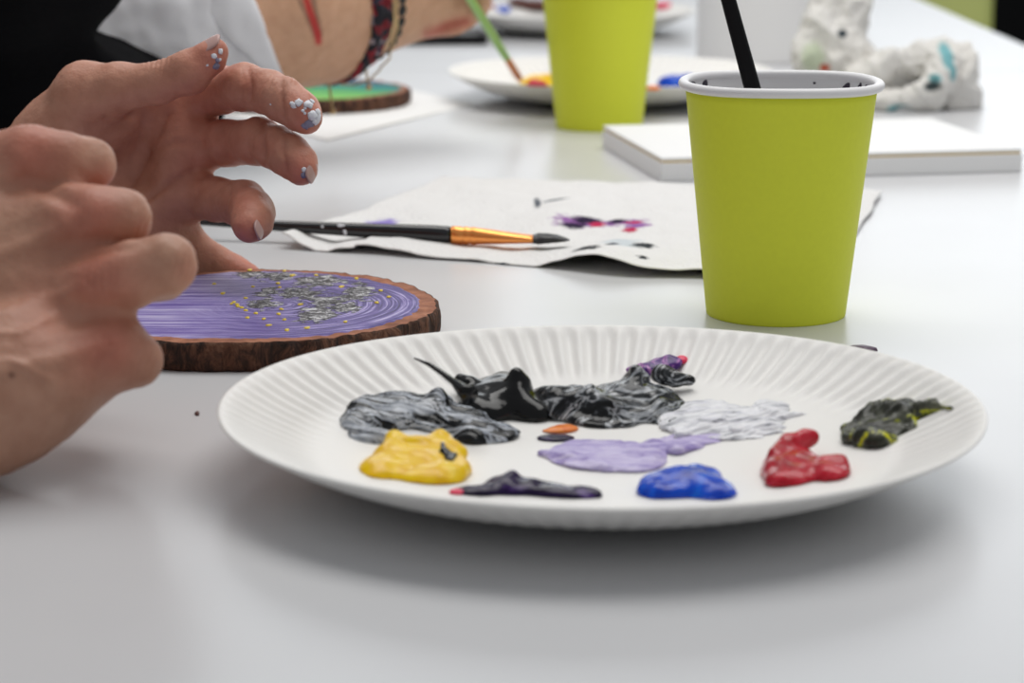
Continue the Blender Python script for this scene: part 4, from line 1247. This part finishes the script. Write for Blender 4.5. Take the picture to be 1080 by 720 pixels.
# ------------------------------------------------------------------ sketch pad
fl0 = G(697, 192); fr0 = G(1078, 181.5)
ux = fr0 - fl0; ux[2] = 0; LX = np.linalg.norm(ux); ang = math.atan2(ux[1], ux[0])
pad = empty('sketch_pad', fl0 + np.array([0, 0, .0002]), 'white block of paper with tan card edge lying behind the near lime cup', 'sketch pad', None, ang)
bm = bmesh.new(); box_mesh(bm, (0, 0, 0), (LX, .148, .0102), .0005); local_obj('page_block', bm, M['board'], pad, smooth=False)
bm = bmesh.new(); box_mesh(bm, (.001, .0006, .0102), (LX - .001, .147, .0116), .0002); local_obj('tan_backing', bm, M['tan'], pad, smooth=False)
bm = bmesh.new(); box_mesh(bm, (.0004, .0004, .0116), (LX - .0004, .1476, .0132), .0003); local_obj('top_sheet', bm, M['board'], pad, smooth=False)

# ------------------------------------------------------------------ kitchen roll, phone
kr = np.array([(797 - 540) / FPX * 2.02, 2.02 * CT + .03, 0])
roll = empty('paper_roll', kr, 'upright white paper roll standing behind the near lime cup', 'paper roll')
prof = [(.020, 0), (.0505, 0), (.0515, .0008)] + [(.0517, z) for z in np.linspace(.003, .227, 14)] + [(.0512, .2295), (.0500, .230), (.0200, .230)]
v, f = lathe(prof, 72); a_ = np.arctan2(v[:, 1], v[:, 0]); v[:, :2] *= (1 + .006 * np.sin(a_ * 2 + 1) + .004 * np.sin(a_ * 5))[:, None]
mesh_obj('paper_layers', v + kr, f, M['paper'], roll)
v, f = lathe([(.0195, .0), (.0200, .0), (.0200, .2305), (.0195, .2305)], 48, True); mesh_obj('cardboard_core', v + kr, f, M['tan'], roll)
ph = G(440, 44); ph[2] = 0
t = empty('phone', ph, 'flat black phone on the table behind the far hand', 'phone', None, math.radians(4))
bm = bmesh.new(); box_mesh(bm, (-.075, -.037, 0), (.062, .037, .0085), .003, 3); local_obj('case', bm, M['black_stick'], t)
bm = bmesh.new(); box_mesh(bm, (-.072, -.034, .0083), (.059, .034, .0088), .0002); local_obj('screen', bm, M['black_gloss'], t, smooth=False)

# ------------------------------------------------------------------ crumpled paper towel
def crumple_mat():
    m, nt, b = new_mat('crumpled_towel'); k = N(nt); co = k.coord()
    col = k.mix(k.noise(co, 25, 3), (.74, .71, .66), (.80, .79, .77))
    def it(px, py, wx, wy):
        d_ = 1.66; c0 = P(px, py, d_) - CO
        return (c0[0], c0[2], wx * d_ / FPX, wy * d_ / FPX, 0)
    sw = k.n('ShaderNodeSeparateXYZ'); k.l(co, sw.inputs[0])
    cb = k.n('ShaderNodeCombineXYZ'); k.l(sw.outputs[0], cb.inputs[0]); k.l(sw.outputs[2], cb.inputs[1]); v = cb.outputs[0]
    for items, c_ in (([it(855, 58, 12, 16)], lin(196, 205, 180)), ([it(868, 70, 5, 4)], lin(205, 95, 70)), ([it(990, 55, 7, 12), it(975, 76, 6, 5), it(994, 70, 4, 9), it(940, 110, 12, 6)], lin(120, 178, 184)), ([it(886, 34, 5.5, 4)], lin(38, 52, 60)), ([it(972, 84, 9, 5)], lin(50, 62, 64))):
        col = k.mix(k.blobs(v, items, 80, .7, .3), col, c_)
    k.l(col, b.inputs['Base Color']); b.inputs['Roughness'].default_value = .95
    k.l(k.bump(k.noise(co, 500, 3), .3, .001), b.inputs['Normal'])
    return m
CO = G(940, 118); CO[2] = 0
M['crumple'] = crumple_mat()
CR = [
    [pr(884, 98, 1.675, 24), pr(886, 60, 1.67, 32), pr(886, 12, 1.675, 29), pr(896, -8, 1.68, 22)],
    [pr(862, 96, 1.665, 20), pr(856, 60, 1.66, 13), pr(868, 24, 1.665, 16)],
    [pr(905, 84, 1.65, 16), pr(935, 74, 1.65, 17), pr(968, 72, 1.65, 17), pr(996, 62, 1.65, 18), pr(1012, 76, 1.65, 19), pr(1014, 100, 1.65, 18)],
    [pr(908, 110, 1.64, 11), pr(940, 108, 1.635, 12), pr(972, 100, 1.63, 14), pr(992, 80, 1.63, 13), pr(1004, 62, 1.635, 10)],
    [pr(1000, 108, 1.66, 15), pr(940, 104, 1.70, 14), pr(890, 104, 1.69, 14)],
]
al = [q for c in CR for q in c]
F = Field(np.min([p - r for p, r in al], 0) - .012, np.max([p + r for p, r in al], 0) + .012, .0012)
for c in CR: F.chain(c, .006)
V, Q = F.mesh(); V = relax(V, Q, 3, .5); Nn = vnormals(V, Q)
def ridged(V, s_, seed):
    return np.array([1 - 2 * abs(mnoise.noise(Vector(v * s_) + Vector((seed, 2 * seed, 0)))) for v in V])
V = V + Nn * (.0085 * ridged(V, 26, 3) + .0040 * ridged(V, 58, 9) + .0014 * ridged(V, 140, 5) - .006)[:, None]
V[:, 2] = np.maximum(V[:, 2], .0006)
o = mesh_obj('paper_towel', V, Q, M['crumple'], None, origin=CO)
tag(o, 'crumpled used paper towel with teal stains standing behind the paper block', 'paper towel')

# ------------------------------------------------------------------ light and camera
w = bpy.data.worlds.new('room'); bpy.context.scene.world = w; w.use_nodes = True
bg = w.node_tree.nodes['Background']; bg.inputs[0].default_value = (.95, .97, 1.0, 1); bg.inputs[1].default_value = .165
def area(name, loc, target, sx, sy, power, col):
    l = bpy.data.lights.new(name, 'AREA'); l.shape = 'RECTANGLE'; l.size = sx; l.size_y = sy; l.energy = power; l.color = col
    o = bpy.data.objects.new(name, l); link(o); o.location = loc
    o.rotation_euler = (Vector(target) - Vector(loc)).to_track_quat('-Z', 'Y').to_euler()
    return o
area('window_light', (.4, 5.3, ZT + 1.05), (0, 1.0, ZT), 4.4, 1.9, 25, (.93, .97, 1.0))
area('ceiling_light', (.2, 1.42, ZT + 1.4), (.15, 1.35, ZT), 1.7, .9, 9.0, (1.0, .985, .96))

cam = bpy.data.cameras.new('camera'); co = bpy.data.objects.new('camera', cam); link(co)
cam.sensor_width = 36; cam.lens = FPX / 1080 * 36
co.location = (0, 0, ZT + HC); co.rotation_euler = (PI / 2 - PITCH, 0, 0)
cam.dof.use_dof = True; cam.dof.focus_distance = .90; cam.dof.aperture_fstop = 13.5; cam.clip_start = .01
sc = bpy.context.scene; sc.camera = co
vs_ = sc.view_settings
vs_.view_transform = 'Standard'; vs_.look = 'None'; vs_.exposure = 1.08; vs_.gamma = 1.0; vs_.use_curve_mapping = False
for o in bpy.data.objects:
    if '_org' in o: del o['_org']
